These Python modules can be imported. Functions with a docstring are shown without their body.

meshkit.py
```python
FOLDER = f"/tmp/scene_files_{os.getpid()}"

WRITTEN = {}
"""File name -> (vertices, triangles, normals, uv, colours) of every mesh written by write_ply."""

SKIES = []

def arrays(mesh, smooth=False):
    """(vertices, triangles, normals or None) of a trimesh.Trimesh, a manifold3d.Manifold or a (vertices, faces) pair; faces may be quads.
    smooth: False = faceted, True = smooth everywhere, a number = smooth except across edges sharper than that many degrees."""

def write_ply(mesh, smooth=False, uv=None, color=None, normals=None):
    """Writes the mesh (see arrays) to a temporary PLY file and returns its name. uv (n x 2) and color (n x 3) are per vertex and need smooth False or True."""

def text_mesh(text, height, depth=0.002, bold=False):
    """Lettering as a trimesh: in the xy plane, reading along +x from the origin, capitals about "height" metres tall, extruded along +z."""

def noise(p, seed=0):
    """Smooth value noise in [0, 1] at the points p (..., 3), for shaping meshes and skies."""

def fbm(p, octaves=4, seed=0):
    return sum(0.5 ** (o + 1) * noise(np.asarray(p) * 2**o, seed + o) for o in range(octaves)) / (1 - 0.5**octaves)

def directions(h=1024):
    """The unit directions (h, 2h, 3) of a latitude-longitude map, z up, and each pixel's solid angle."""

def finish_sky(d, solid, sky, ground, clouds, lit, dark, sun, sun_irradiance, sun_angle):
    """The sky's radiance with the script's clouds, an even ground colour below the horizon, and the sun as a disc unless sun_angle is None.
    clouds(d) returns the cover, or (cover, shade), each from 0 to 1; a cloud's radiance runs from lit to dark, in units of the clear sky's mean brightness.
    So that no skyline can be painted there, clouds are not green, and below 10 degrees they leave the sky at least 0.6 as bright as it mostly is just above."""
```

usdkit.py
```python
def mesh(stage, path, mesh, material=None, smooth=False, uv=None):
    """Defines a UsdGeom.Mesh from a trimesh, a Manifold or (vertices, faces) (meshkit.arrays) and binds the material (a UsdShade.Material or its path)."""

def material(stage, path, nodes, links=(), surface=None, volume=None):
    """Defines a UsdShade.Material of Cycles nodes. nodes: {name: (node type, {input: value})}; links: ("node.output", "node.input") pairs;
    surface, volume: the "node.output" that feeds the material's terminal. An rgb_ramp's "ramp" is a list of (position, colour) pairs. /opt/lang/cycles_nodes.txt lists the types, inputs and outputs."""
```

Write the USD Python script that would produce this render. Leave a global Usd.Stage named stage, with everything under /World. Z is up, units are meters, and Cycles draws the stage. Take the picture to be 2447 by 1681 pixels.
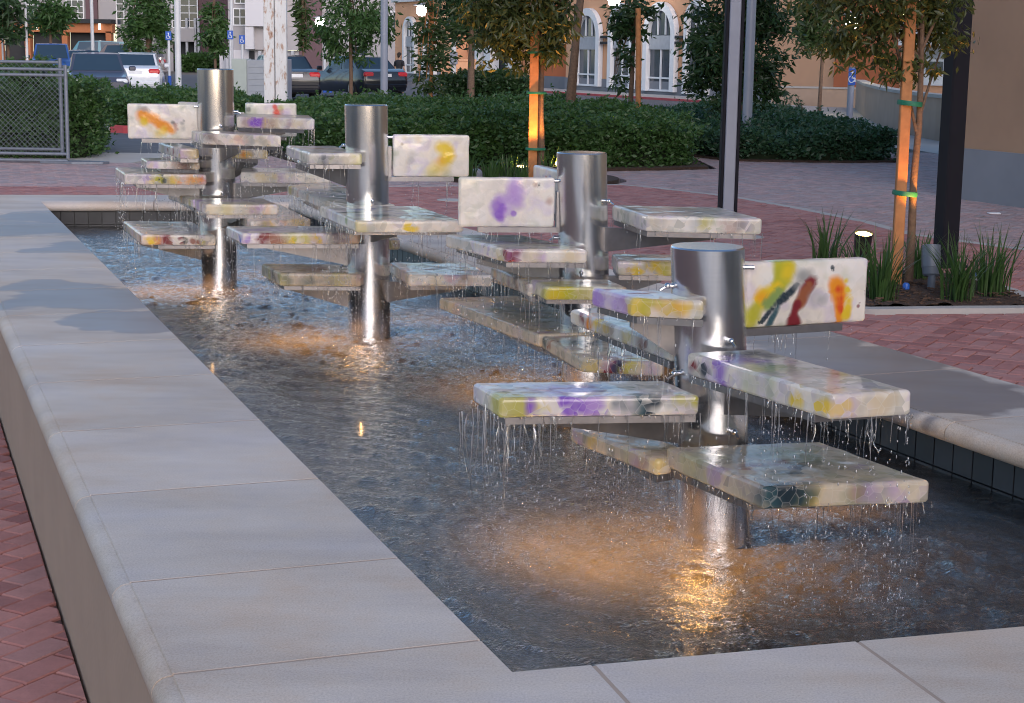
import math, random
import numpy as np, trimesh, usdkit, meshkit
import shapely
from shapely.geometry import Polygon, LineString, Point, box as sbox
from pxr import Usd, UsdGeom, UsdLux, UsdShade, Gf, Sdf, Vt

stage = Usd.Stage.CreateInMemory()
UsdGeom.SetStageUpAxis(stage, UsdGeom.Tokens.z)
UsdGeom.SetStageMetersPerUnit(stage, 1.0)
UsdGeom.Xform.Define(stage, '/World')
UsdGeom.Scope.Define(stage, '/World/Looks')

# ------------------------------------------------------------------ camera, sky, sun, exposure
FPX, CX, CY, EYE = 4032.0, 1223.5, 840.5, 1.634          # lens in pixels of the 2447 wide photograph, eye height
PITCH, ROLL = math.atan((840.5 - 126) / 4032.0), math.asin(0.015)
EXPOSURE = 1.42
SUN_EL, SUN_AZ = math.radians(20.0), math.radians(160.0)   # azimuth = atan2(x, y) of the direction towards the sun
SUN_INT, SUN_ANGLE, SKY = 0.32, 60.0, 0.08
CAM = np.array([0, 0, EYE])
_fw = np.array([0, math.cos(PITCH), -math.sin(PITCH)]); _rt = np.array([1.0, 0, 0]); _up = np.array([0, math.sin(PITCH), math.cos(PITCH)])
_I = _rt * math.cos(ROLL) + _up * math.sin(ROLL); _J = _rt * math.sin(ROLL) - _up * math.cos(ROLL)
cam = UsdGeom.Camera.Define(stage, '/World/camera')
M = Gf.Matrix4d(*[*map(float, _I), 0, *map(float, -_J), 0, *map(float, -_fw), 0, *map(float, CAM), 1])
cam.AddTransformOp().Set(M)
cam.CreateHorizontalApertureAttr(36.0); cam.CreateVerticalApertureAttr(36.0 * 703 / 1024)
cam.CreateFocalLengthAttr(36.0 * FPX / 2447); cam.CreateExposureAttr(EXPOSURE)
cam.CreateClippingRangeAttr(Gf.Vec2f(0.05, 5000))
dome = UsdLux.DomeLight.Define(stage, '/World/sky')
dome.CreateIntensityAttr(1.0)
skym = usdkit.material(stage, '/World/Looks/sky', {
    's': ('sky_texture', {'sky_type': 'single_scattering', 'sun_disc': False, 'sun_elevation': SUN_EL, 'sun_rotation': SUN_AZ, 'air_density': 1.0, 'aerosol_density': 0.6, 'ozone_density': 2.3}),
    'b': ('background_shader', {'strength': SKY})}, [('s.color', 'b.color')], surface='b.background')
UsdShade.MaterialBindingAPI.Apply(dome.GetPrim()).Bind(skym)
dome.GetPrim().SetCustomDataByKey('kind', 'structure')
sun = UsdLux.DistantLight.Define(stage, '/World/sun')
sun.CreateIntensityAttr(SUN_INT); sun.CreateAngleAttr(SUN_ANGLE); sun.CreateNormalizeAttr(True); sun.CreateColorAttr(Gf.Vec3f(1, 0.85, 0.80))
sun.AddRotateXYZOp().Set(Gf.Vec3f(90 - math.degrees(SUN_EL), 0, 180 - math.degrees(SUN_AZ)))

# ------------------------------------------------------------------ helpers
def ray(x, y): return _fw + _I * (x - CX) / FPX + _J * (y - CY) / FPX
def P(x, y, z=0.0):
    """Where the sight line through a point of the photograph meets the level z."""
    d = ray(x, y); return CAM + d * (z - EYE) / d[2]
def Y(x, y, yd):
    """Where it meets the plane at distance yd."""
    d = ray(x, y); return CAM + d * yd / d[1]
def pj(q):
    d = np.asarray(q, float) - CAM; w = d @ _fw; return np.stack([CX + FPX * (d @ _I) / w, CY + FPX * (d @ _J) / w], -1)

_used = {}
def numbered(parent, name):
    k = (parent, name); n = _used.get(k, 0); _used[k] = n + 1
    return f'{parent}/{name}' if n == 0 else f'{parent}/{name}_{n:03d}'
def path_of(o): return '/World' if o is None else (o if isinstance(o, str) else str(o.GetPath()))
def obj(name, mesh, mat, parent=None, smooth=False, label=None, kind=None):
    m = usdkit.mesh(stage, numbered(path_of(parent), name), mesh, mat, smooth=smooth)
    if label: m.GetPrim().SetCustomDataByKey('label', label)
    if kind: m.GetPrim().SetCustomDataByKey('kind', kind)
    return m.GetPrim()
def tag(o, label, cat, group=None):
    o.SetCustomDataByKey('label', label); o.SetCustomDataByKey('category', cat)
    if group: o.SetCustomDataByKey('group', group)
    return o
def thing(name, label, cat, loc=(0, 0, 0), rz=0.0, group=None):
    x = UsdGeom.Xform.Define(stage, numbered('/World', name))
    x.AddTranslateOp().Set(Gf.Vec3d(*map(float, loc)))
    if rz: x.AddRotateZOp().Set(rz)
    return tag(x.GetPrim(), label, cat, group)
def struct(name, mesh, mat, smooth=False):
    return obj(name, mesh, mat, None, smooth, kind='structure')
def copy_thing(src, name, loc, rz=0.0, label=None, group=None):
    was = src.GetCustomData()
    r = thing(name, label or was['label'], was['category'], loc, rz, group or was.get('group'))
    r.GetReferences().AddInternalReference(src.GetPath()); r.SetInstanceable(True)
    return r

def cat(ms): return trimesh.util.concatenate([m for m in ms if m is not None])
def bx(cx, cy, cz, sx, sy, sz, rz=0.0):
    m = trimesh.creation.box([sx, sy, sz])
    if rz: m.apply_transform(trimesh.transformations.rotation_matrix(rz, [0, 0, 1]))
    m.apply_translation([cx, cy, cz]); return m
def rbox(cx, cy, cz, sx, sy, sz, r=0.01, rz=0.0):
    """A box with chamfered edges."""
    h = np.array([sx, sy, sz]) / 2; r = min(r, h.min() * 0.9); pts = []
    for s in np.ndindex(2, 2, 2):
        s = np.array(s) * 2 - 1
        for k in range(3):
            e = np.array([r, r, r]); e[k] = 0; pts.append(s * (h - e))
    m = trimesh.convex.convex_hull(np.array(pts))
    if rz: m.apply_transform(trimesh.transformations.rotation_matrix(rz, [0, 0, 1]))
    m.apply_translation([cx, cy, cz]); return m
def cyl(a, b, r, n=16, r2=None):
    """A (tapered) rod from a to b."""
    a, b = np.asarray(a, float), np.asarray(b, float); r2 = r if r2 is None else r2
    t = b - a; t = t / np.linalg.norm(t); u = np.cross(t, [0, 0, 1.0] if abs(t[2]) < .9 else [1.0, 0, 0]); u /= np.linalg.norm(u); v = np.cross(t, u)
    an = np.arange(n) * 2 * np.pi / n; ring = np.cos(an)[:, None] * u + np.sin(an)[:, None] * v
    V = np.vstack([a + r * ring, b + r2 * ring, [a], [b]]); i = np.arange(n); j = (i + 1) % n
    F = np.vstack([np.stack([i, j, n + j], 1), np.stack([i, n + j, n + i], 1), np.stack([j, i, np.full(n, 2 * n)], 1), np.stack([n + i, n + j, np.full(n, 2 * n + 1)], 1)])
    return trimesh.Trimesh(V, F, process=False)
def tube(pts, rad, n=8):
    pts = np.asarray(pts, float); rad = np.broadcast_to(rad, len(pts))
    t = np.gradient(pts, axis=0); t /= np.linalg.norm(t, axis=1, keepdims=True) + 1e-12
    ref = np.where(np.abs(t[:, 2:]) < 0.9, [[0, 0, 1.0]], [[1.0, 0, 0]])
    u = np.cross(t, ref); u /= np.linalg.norm(u, axis=1, keepdims=True); v = np.cross(t, u)
    an = np.arange(n) * 2 * np.pi / n
    V = (pts[:, None] + rad[:, None, None] * (np.cos(an)[None, :, None] * u[:, None] + np.sin(an)[None, :, None] * v[:, None])).reshape(-1, 3)
    i, j = np.meshgrid(np.arange(len(pts) - 1), np.arange(n), indexing='ij'); k = (j + 1) % n
    q = np.stack([i * n + j, i * n + k, (i + 1) * n + k, (i + 1) * n + j], -1).reshape(-1, 4)
    F = np.vstack([q[:, [0, 2, 1]], q[:, [0, 3, 2]]])
    return trimesh.Trimesh(V, F, process=False)
def lathe(prof, n=24, loc=(0, 0, 0)):
    m = trimesh.creation.revolve(np.array(prof, float), sections=n); m.apply_translation(loc); return m
def ext(poly, z0, z1):
    m = trimesh.creation.extrude_polygon(poly, z1 - z0); m.apply_translation([0, 0, z0]); return m
def sheet(poly, z):
    v, f = trimesh.creation.triangulate_polygon(poly, engine='earcut') if not poly.is_empty else (np.zeros((0, 2)), np.zeros((0, 3), int))
    m = trimesh.Trimesh(np.column_stack([v, np.full(len(v), z)]), f, process=False)
    if len(f) and m.face_normals[:, 2].mean() < 0: m.invert()
    return m
def moved(m, loc=(0, 0, 0), R=None):
    m = m.copy()
    if R is not None: m.apply_transform(R)
    m.apply_translation(loc); return m
def rot(a, ax): return trimesh.transformations.rotation_matrix(a, ax)

# ------------------------------------------------------------------ materials
def mat(name, nodes, links, surface): return usdkit.material(stage, f'/World/Looks/{name}', nodes, links, surface=surface)
def plain(name, col, rough=0.6, metal=0.0, var=0.12, scale=6.0, bump=0.0, bscale=60.0, spec=0.5, coat=0.0, **kw):
    d = {'g': ('geometry', {}), 'n': ('noise_texture', {'scale': scale, 'detail': 5.0, 'roughness': 0.6}),
         'r': ('rgb_ramp', {'ramp': [(0.25, tuple(c * (1 - var) for c in col)), (0.75, tuple(min(1, c * (1 + var)) for c in col))]}),
         'p': ('principled_bsdf', {'roughness': rough, 'metallic': metal, 'specular_ior_level': spec, 'coat_weight': coat, **kw})}
    l = [('g.position', 'n.vector'), ('n.fac', 'r.fac'), ('r.color', 'p.base_color')]
    if bump:
        d['n2'] = ('noise_texture', {'scale': bscale, 'detail': 4.0}); d['b'] = ('bump', {'strength': bump, 'distance': 0.01})
        l += [('g.position', 'n2.vector'), ('n2.fac', 'b.height'), ('b.normal', 'p.normal')]
    return mat(name, d, l, 'p.BSDF')
def glow(name, col, s): return mat(name, {'e': ('emission', {'color': col, 'strength': s})}, [], 'e.emission')
def toned(name, cols, rough=0.8, var=0.24, bump=0.25, bscale=90.0):
    """Colour picked by each piece's own tone (a primvar), with grain."""
    d = {'g': ('geometry', {}), 'a': ('attribute', {'attribute': 'tone'}), 'n': ('noise_texture', {'scale': 9.0, 'detail': 6.0, 'roughness': 0.7}),
         'r': ('rgb_ramp', {'ramp': cols}), 'm': ('mix_color', {'blend_type': 'multiply', 'fac': 1.0}),
         'r2': ('rgb_ramp', {'ramp': [(0.3, (1 - var,) * 3), (0.7, (1 + var * .5,) * 3)]}),
         'n2': ('noise_texture', {'scale': bscale, 'detail': 4.0}), 'b': ('bump', {'strength': bump, 'distance': 0.006}),
         'p': ('principled_bsdf', {'roughness': rough})}
    l = [('a.fac', 'r.fac'), ('g.position', 'n.vector'), ('n.fac', 'r2.fac'), ('r.color', 'm.a'), ('r2.color', 'm.b'), ('m.result', 'p.base_color'),
         ('g.position', 'n2.vector'), ('n2.fac', 'b.height'), ('b.normal', 'p.normal')]
    return mat(name, d, l, 'p.BSDF')
def leafy(name, dark, light, trans=0.35, gloss=0.35, third=None):
    d = {'g': ('geometry', {}), 'r': ('rgb_ramp', {'ramp': [(0.0, dark), (1.0, light)] if third is None else [(0.0, dark), (.7, light), (1.0, third)]}),
         'p': ('principled_bsdf', {'roughness': gloss}), 't': ('translucent_bsdf', {}), 'm': ('mix_closure', {'fac': trans})}
    l = [('g.random_per_island', 'r.fac'), ('r.color', 'p.base_color'), ('r.color', 't.color'), ('p.BSDF', 'm.closure1'), ('t.BSDF', 'm.closure2')]
    return mat(name, d, l, 'm.closure')

def spots(nodes, links, prev, pos, items, tagname):
    """Mixes rounded patches (centre, radius, colour, softness) over the colour output prev."""
    for k, (c, r, col, soft, amt) in enumerate(items):
        a, b, m = f'{tagname}d{k}', f'{tagname}r{k}', f'{tagname}m{k}'
        nodes[a] = ('vector_math', {'math_type': 'distance', 'vector2': tuple(map(float, c))})
        nodes[b] = ('map_range', {'from_min': r * (1 + soft), 'from_max': r * (1 - soft), 'to_min': 0.0, 'to_max': amt, 'clamp': True})
        nodes[m] = ('mix_color', {'b': col})
        links += [(pos, f'{a}.vector1'), (f'{a}.value', f'{b}.value'), (f'{b}.result', f'{m}.fac'), (prev, f'{m}.a')]
        prev = f'{m}.result'
    return prev

W = dict(white=(.80, .79, .76), purple=(.30, .13, .62), lilac=(.52, .34, .72), yellow=(.86, .62, .04), olive=(.55, .52, .05), orange=(.90, .33, .03), red=(.75, .05, .03),
         teal=(.03, .10, .13), dark=(.03, .05, .07), maroon=(.24, .03, .04), green=(.26, .38, .12), blue=(.14, .18, .62), brown=(.35, .12, .06), grey=(.32, .33, .34), cream=(.78, .66, .45))
def slab_material(name, patches, seed, chunk=1.0, tint=(1, 1, 1)):  # low slabs get a darker base: painted shade of upper slabs, steel showing through
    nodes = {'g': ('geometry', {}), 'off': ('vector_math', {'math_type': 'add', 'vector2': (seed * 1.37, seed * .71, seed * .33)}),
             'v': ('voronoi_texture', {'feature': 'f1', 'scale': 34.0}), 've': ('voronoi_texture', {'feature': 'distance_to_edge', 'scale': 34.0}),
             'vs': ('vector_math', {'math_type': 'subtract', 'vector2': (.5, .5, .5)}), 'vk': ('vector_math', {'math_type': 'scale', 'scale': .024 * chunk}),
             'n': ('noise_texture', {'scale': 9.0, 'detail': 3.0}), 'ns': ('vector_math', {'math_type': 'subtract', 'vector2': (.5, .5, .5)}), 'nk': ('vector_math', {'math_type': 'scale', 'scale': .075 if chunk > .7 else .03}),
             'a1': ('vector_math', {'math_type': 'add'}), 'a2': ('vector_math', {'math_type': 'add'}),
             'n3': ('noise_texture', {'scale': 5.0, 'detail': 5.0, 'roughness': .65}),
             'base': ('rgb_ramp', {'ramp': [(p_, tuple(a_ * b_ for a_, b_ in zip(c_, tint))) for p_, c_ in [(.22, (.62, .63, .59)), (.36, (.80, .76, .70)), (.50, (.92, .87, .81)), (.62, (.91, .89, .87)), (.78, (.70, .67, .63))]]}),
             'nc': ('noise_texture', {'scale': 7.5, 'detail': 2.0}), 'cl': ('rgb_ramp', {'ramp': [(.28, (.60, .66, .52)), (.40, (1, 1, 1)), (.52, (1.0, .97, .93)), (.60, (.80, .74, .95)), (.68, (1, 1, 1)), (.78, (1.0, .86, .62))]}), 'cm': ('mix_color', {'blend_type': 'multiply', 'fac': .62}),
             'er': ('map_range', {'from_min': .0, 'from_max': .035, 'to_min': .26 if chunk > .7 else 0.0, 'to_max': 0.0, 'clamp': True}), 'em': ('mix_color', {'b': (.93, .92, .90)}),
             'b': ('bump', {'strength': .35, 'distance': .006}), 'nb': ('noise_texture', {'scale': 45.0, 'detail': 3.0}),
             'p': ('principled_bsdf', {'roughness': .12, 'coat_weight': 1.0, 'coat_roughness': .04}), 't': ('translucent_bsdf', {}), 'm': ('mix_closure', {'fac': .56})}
    links = [('g.position', 'off.vector1'), ('off.vector', 'v.vector'), ('off.vector', 've.vector'), ('v.color', 'vs.vector1'), ('vs.vector', 'vk.vector1'), ('off.vector', 'n.vector'), ('n.color', 'ns.vector1'),
             ('ns.vector', 'nk.vector1'), ('g.position', 'a1.vector1'), ('vk.vector', 'a1.vector2'), ('a1.vector', 'a2.vector1'), ('nk.vector', 'a2.vector2'), ('off.vector', 'n3.vector'), ('n3.fac', 'base.fac'),
             ('ve.distance', 'er.value'), ('er.result', 'em.fac'), ('off.vector', 'nb.vector'), ('nb.fac', 'b.height'), ('b.normal', 'p.normal')]
    nodes['vb'] = ('separate_color', {'color_type': 'rgb'}); nodes['vr'] = ('rgb_ramp', {'ramp': [(0, (.66, .68, .66)), (.3, (.92, .92, .90)), (.6, (1, .99, .97)), (1, (1.06, 1.05, 1.04))]}); nodes['vm'] = ('mix_color', {'blend_type': 'multiply', 'fac': .85 if chunk > .7 else .25})
    links += [('v.color', 'vb.color'), ('vb.r', 'vr.fac'), ('cm.result', 'vm.a'), ('vr.color', 'vm.b')]
    links += [('a2.vector', 'nc.vector'), ('nc.fac', 'cl.fac'), ('base.color', 'cm.a'), ('cl.color', 'cm.b')]
    out = spots(nodes, links, 'vm.result', 'a2.vector', patches, 's')
    links += [(out, 'em.a'), ('em.result', 'p.base_color'), ('em.result', 't.color'), ('p.BSDF', 'm.closure1'), ('t.BSDF', 'm.closure2')]
    return mat(name, nodes, links, 'm.closure')

def steel_material(name, base, rough):
    """Brushed steel: fine grooves round the pipe stretch the reflections along it."""
    d = {'g': ('geometry', {}), 'mp2': ('mapping', {'scale': (26.0, 26.0, .9)}), 'n2': ('noise_texture', {'scale': 2.0, 'detail': 3.0}), 'mp': ('mapping', {'scale': (2.0, 2.0, 220.0)}), 'n': ('noise_texture', {'scale': 3.0, 'detail': 3.0}),
         'r': ('map_range', {'from_min': .25, 'from_max': .75, 'to_min': rough * .95, 'to_max': rough * 1.05, 'clamp': True}),
         'c': ('rgb_ramp', {'ramp': [(.3, tuple(x * .86 for x in base)), (.7, base)]}),
         'p': ('principled_bsdf', {'metallic': 1.0, 'anisotropic': .98, 'tangent': (0, 0, 1)})}
    l = [('g.position', 'mp.vector'), ('mp.vector', 'n.vector'), ('g.position', 'mp2.vector'), ('mp2.vector', 'n2.vector'), ('n.fac', 'r.value'), ('r.result', 'p.roughness'), ('n2.fac', 'c.fac'), ('c.color', 'p.base_color')]
    return mat(name, d, l, 'p.BSDF')

steel = steel_material('brushed_steel', (.80, .80, .82), .17)
plate_steel = plain('dull_steel', (.22, .21, .22), .38, metal=.85, var=.2, scale=14)
chrome = plain('chrome_fitting', (.6, .6, .62), .2, metal=1.0, var=.05)
pole_grey = plain('grey_pole_paint', (.23, .25, .31), .42, var=.06)
pole_dark = plain('dark_pole_paint', (.008, .008, .013), .7, var=.1, spec=.2)
pole_white = plain('pale_pole_paint', (.55, .56, .58), .45, var=.06)
galv = plain('galvanised_pipe', (.16, .18, .22), .5, metal=.3, var=.15, scale=20)
asphalt_m = plain('asphalt', (.085, .09, .105), .85, var=.25, scale=2.5, bump=.3, bscale=120)
concrete_m = plain('pale_concrete', (.36, .345, .33), .8, var=.1, scale=1.2, bump=.15)
wallconc_m = plain('tan_concrete', (.34, .245, .185), .85, var=.10, scale=2.0, bump=.15)
mulch_m = plain('bark_mulch', (.045, .026, .018), .95, var=.5, scale=40, bump=1.0, bscale=55)
redpaint_m = plain('red_kerb_paint', (.42, .06, .07), .6, var=.15)
grout_red = plain('red_brick_joint', (.10, .055, .05), .95, var=.2)
grout_grey = plain('grey_paver_joint', (.13, .11, .115), .95, var=.2)
brick_red = toned('red_brick', [(0, (.25, .10, .092)), (.35, (.34, .145, .13)), (.7, (.39, .18, .16)), (1, (.32, .165, .155))])
brick_grey = toned('grey_pink_paver', [(0, (.26, .215, .22)), (.3, (.36, .24, .235)), (.55, (.29, .25, .26)), (.8, (.42, .275, .265)), (1, (.33, .29, .30))])
green_tie = plain('green_tie_tape', (.006, .12, .07), .6, var=.1)
stake_wood = plain('tree_stake_wood', (.36, .15, .055), .8, var=.25, scale=12)
bark = plain('bark', (.12, .075, .05), .9, var=.35, scale=25, bump=.6)
black_m = plain('black_metal', (.012, .012, .013), .4, var=.1)
slate_m = plain('slate_metal', (.10, .12, .15), .45, var=.1)
leaf_hedge = leafy('hedge_leaves', (.045, .10, .025), (.25, .35, .085), .25, .45)
leaf_dark = leafy('dark_leaves', (.028, .060, .020), (.12, .17, .055), .3, .4)
leaf_warm = leafy('willow_leaves', (.055, .075, .022), (.22, .20, .055), .4, .4, (.34, .17, .04))
leaf_light = leafy('light_leaves', (.050, .085, .025), (.14, .18, .055), .4, .4)
leaf_juniper = leafy('juniper_leaves', (.030, .075, .034), (.16, .25, .095), .25, .45)
leaf_grass = leafy('strap_leaves', (.045, .095, .026), (.14, .21, .060), .3, .4)
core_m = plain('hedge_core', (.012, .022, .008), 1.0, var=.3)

# ------------------------------------------------------------------ large structure: ground and pavings
GROUND_Z, BED_Z = -0.05, -0.022

PA, PB, PC, PD = (np.array(q) for q in ((0.010, 2.986), (2.091, 3.587), (-1.675, 12.722), (-3.483, 12.420)))
QUAD = [PA, PB, PC, PD]
def offset_quad(ds):
    """The pool outline moved outwards by ds (one distance for each side AB, BC, CD, DA)."""
    ds = np.broadcast_to(ds, 4); L = []
    for k in range(4):
        a, b = QUAD[k], QUAD[(k + 1) % 4]; t = (b - a) / np.linalg.norm(b - a); n = np.array([t[1], -t[0]]); L.append((a + n * ds[k], t))
    out = []
    for k in range(4):
        (p, t), (q, u) = L[k - 1], L[k]; s = np.linalg.solve(np.stack([t, -u], 1), q - p); out.append(p + t * s[0])
    return out
COPE = .60
WALL_OUT = Polygon(offset_quad(COPE + .03))
struct('ground', ext(sbox(-350, -210, 350, 490).difference(Polygon(offset_quad(.2))), GROUND_Z - .5, GROUND_Z), plain('dry_soil', (.12, .10, .085), .95, var=.2))

edge_pts = [P(-400, 447), P(0, 446), P(400, 446), P(900, 446), P(1300, 443), P(1480, 441), P(1560, 448), P(1750, 470), P(1900, 496), P(2070, 530), P(2180, 560), P(2447, 596), P(2800, 650)]
edge2 = [tuple(q[:2]) for q in edge_pts]
red_area = Polygon(edge2 + [(9, 8), (9, -1.5), (-9, -1.5), (-12, 12)]).difference(WALL_OUT.buffer(.006)).buffer(0)
plant_pts = [(1900, 705), (1960, 677), (2060, 664), (2160, 660), (2290, 674), (2387, 703), (2480, 741), (2380, 742), (2240, 743), (2080, 745), (1985, 740)]
planter_poly = Polygon([tuple(P(*q)[:2]) for q in plant_pts]).buffer(.06).buffer(-.04)
planter_out = planter_poly.buffer(.11)
red_area = red_area.difference(planter_out)
stripe = LineString(edge2[2:]).buffer(.06, cap_style=2)
red_area = red_area.difference(stripe)
bed_main = Polygon([tuple(P(*q)[:2]) for q in [(640, 360), (760, 392), (930, 402), (1100, 405), (1210, 408), (1400, 407), (1560, 405), (1668, 402), (1640, 388), (1560, 345), (1460, 330), (1300, 325), (1000, 322), (640, 318)]]).buffer(.15)
bed_right = Polygon([tuple(P(*q)[:2]) for q in [(1640, 372), (1750, 385), (1900, 388), (2050, 389), (2132, 388), (2070, 368), (1970, 338), (1870, 304), (1790, 284), (1700, 280), (1560, 320)]]).buffer(.1)
bed_main = bed_main.difference(bed_right.buffer(.02))
stake_bed = Point(*P(1270, 428)[:2]).buffer(1.15)
rampwall_line = [P(1840, 250), P(1950, 256), P(2052, 260), P(2075, 281), P(2110, 299), P(2146, 313), P(2200, 327), P(2247, 337), P(2330, 350)]
apron = Polygon([tuple(P(*q)[:2]) for q in [(1800, 246), (1950, 256), (2052, 260), (2075, 281), (2146, 313), (2247, 337), (2300, 345), (2300, 372), (2200, 356), (2080, 346), (1980, 340), (1900, 330), (1830, 290)]]).buffer(.3)
wall_dir = np.array([.44, -1.14]); wall_dir /= np.linalg.norm(wall_dir)
w0 = P(2291, 475)[:2]; wn = np.array([-wall_dir[1], wall_dir[0]])
wall_line = LineString([w0 - wall_dir * .0, w0 + wall_dir * 12])
wall_poly = Polygon([w0, w0 + wall_dir * 14, w0 + wall_dir * 14 + wn * 12, w0 + wn * 12])
if wall_poly.contains(Point(0, 15)): wall_poly = Polygon([w0, w0 + wall_dir * 14, w0 + wall_dir * 14 - wn * 12, w0 - wn * 12])
walk_far = 27.0
grey_area = Polygon(edge2 + [(16, 9), (16, 34), (2, 34), (2, 26.2), (-5.2, 26.2), (-5.4, 24.2), (-14, 24.2), (-14, 19.7)]).buffer(0)
for q in (bed_main.buffer(.12), bed_right, stake_bed.buffer(.1), apron, stripe, wall_poly.buffer(.01), planter_out): grey_area = grey_area.difference(q)

def herringbone(area, L, Wd, ang, gap, seed, zj, frame_only, tilt=.004):
    """Bricks (their outlines clipped to the area) in a herringbone: list of (polygon, tone, dz)."""
    rng = np.random.default_rng(seed); prep = shapely.prepared.prep(area); c, s = math.cos(ang), math.sin(ang)
    x0, y0, x1, y1 = area.bounds; R = max(x1 - x0, y1 - y0); cx, cy = (x0 + x1) / 2, (y0 + y1) / 2
    n = int(R / Wd) + 4; found = []
    ii, jj = np.meshgrid(np.arange(-n, n), np.arange(-n // 2, n // 2)); ox, oy = (ii + 2 * jj).ravel(), (ii - 2 * jj).ravel()
    for (a, b, w, h) in ((0, 0, 2, 1), (0, 1, 1, 2)):
        X0, Y0 = (ox + a) * Wd, (oy + b) * Wd
        g = gap / 2; lx = np.stack([X0 + g, X0 + w * Wd - g, X0 + w * Wd - g, X0 + g], 1); ly = np.stack([Y0 + g, Y0 + g, Y0 + h * Wd - g, Y0 + h * Wd - g], 1)
        wx, wy = cx + c * lx - s * ly, cy + s * lx + c * ly
        ok = (wx.mean(1) > x0 - .3) & (wx.mean(1) < x1 + .3) & (wy.mean(1) > y0 - .3) & (wy.mean(1) < y1 + .3) & (wy.mean(1) > 1.0)
        if frame_only:
            px = pj(np.stack([wx.mean(1), wy.mean(1), np.zeros(len(wx))], -1)); ok &= (px[:, 0] > -800) & (px[:, 0] < 3200) & (px[:, 1] < 2500)
        found += [np.stack([wx[k], wy[k]], 1) for k in np.nonzero(ok)[0]]
    out = []
    for q in found:
        p = Polygon(q)
        if prep.contains(p): pass
        elif prep.intersects(p):
            p = p.intersection(area)
            if p.geom_type != 'Polygon' or p.area < .0012: continue
            p = p.convex_hull
            if p.area < .0012: continue
        else: continue
        out.append((np.array(p.exterior.coords)[:-1] if p.exterior.is_ccw else np.array(p.exterior.coords)[:-1][::-1], rng.random(), rng.normal(0, .0012), rng.normal(0, tilt, 2)))
    return out
def brick_mesh(q, dz, tl, z0, z1=0.0, ch=.006):
    n = len(q); c = q.mean(0); d = q - c; r = np.linalg.norm(d, axis=1, keepdims=True); q2 = c + d * (1 - ch / np.maximum(r, ch * 2))
    z = z1 + dz + d @ tl
    V = np.vstack([np.column_stack([q, np.full(n, z0)]), np.column_stack([q, z - .004]), np.column_stack([q2, z])])
    i = np.arange(n); j = (i + 1) % n; F = []
    for k in (0, 1): F += [np.stack([k * n + i, k * n + j, k * n + n + j], 1), np.stack([k * n + i, k * n + n + j, k * n + n + i], 1)]
    F.append(np.stack([np.full(n - 2, 2 * n), 2 * n + np.arange(1, n - 1), 2 * n + np.arange(2, n)], 1))
    return V, np.vstack(F)
def tone_mesh(name, V, F, tone, m, parent, kind=None):
    pr = obj(name, (V, F), m, parent, kind=kind)
    UsdGeom.PrimvarsAPI(pr).CreatePrimvar('tone', Sdf.ValueTypeNames.FloatArray, 'vertex').Set(Vt.FloatArray.FromNumpy(np.asarray(tone, np.float32)))
    return pr
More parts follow.
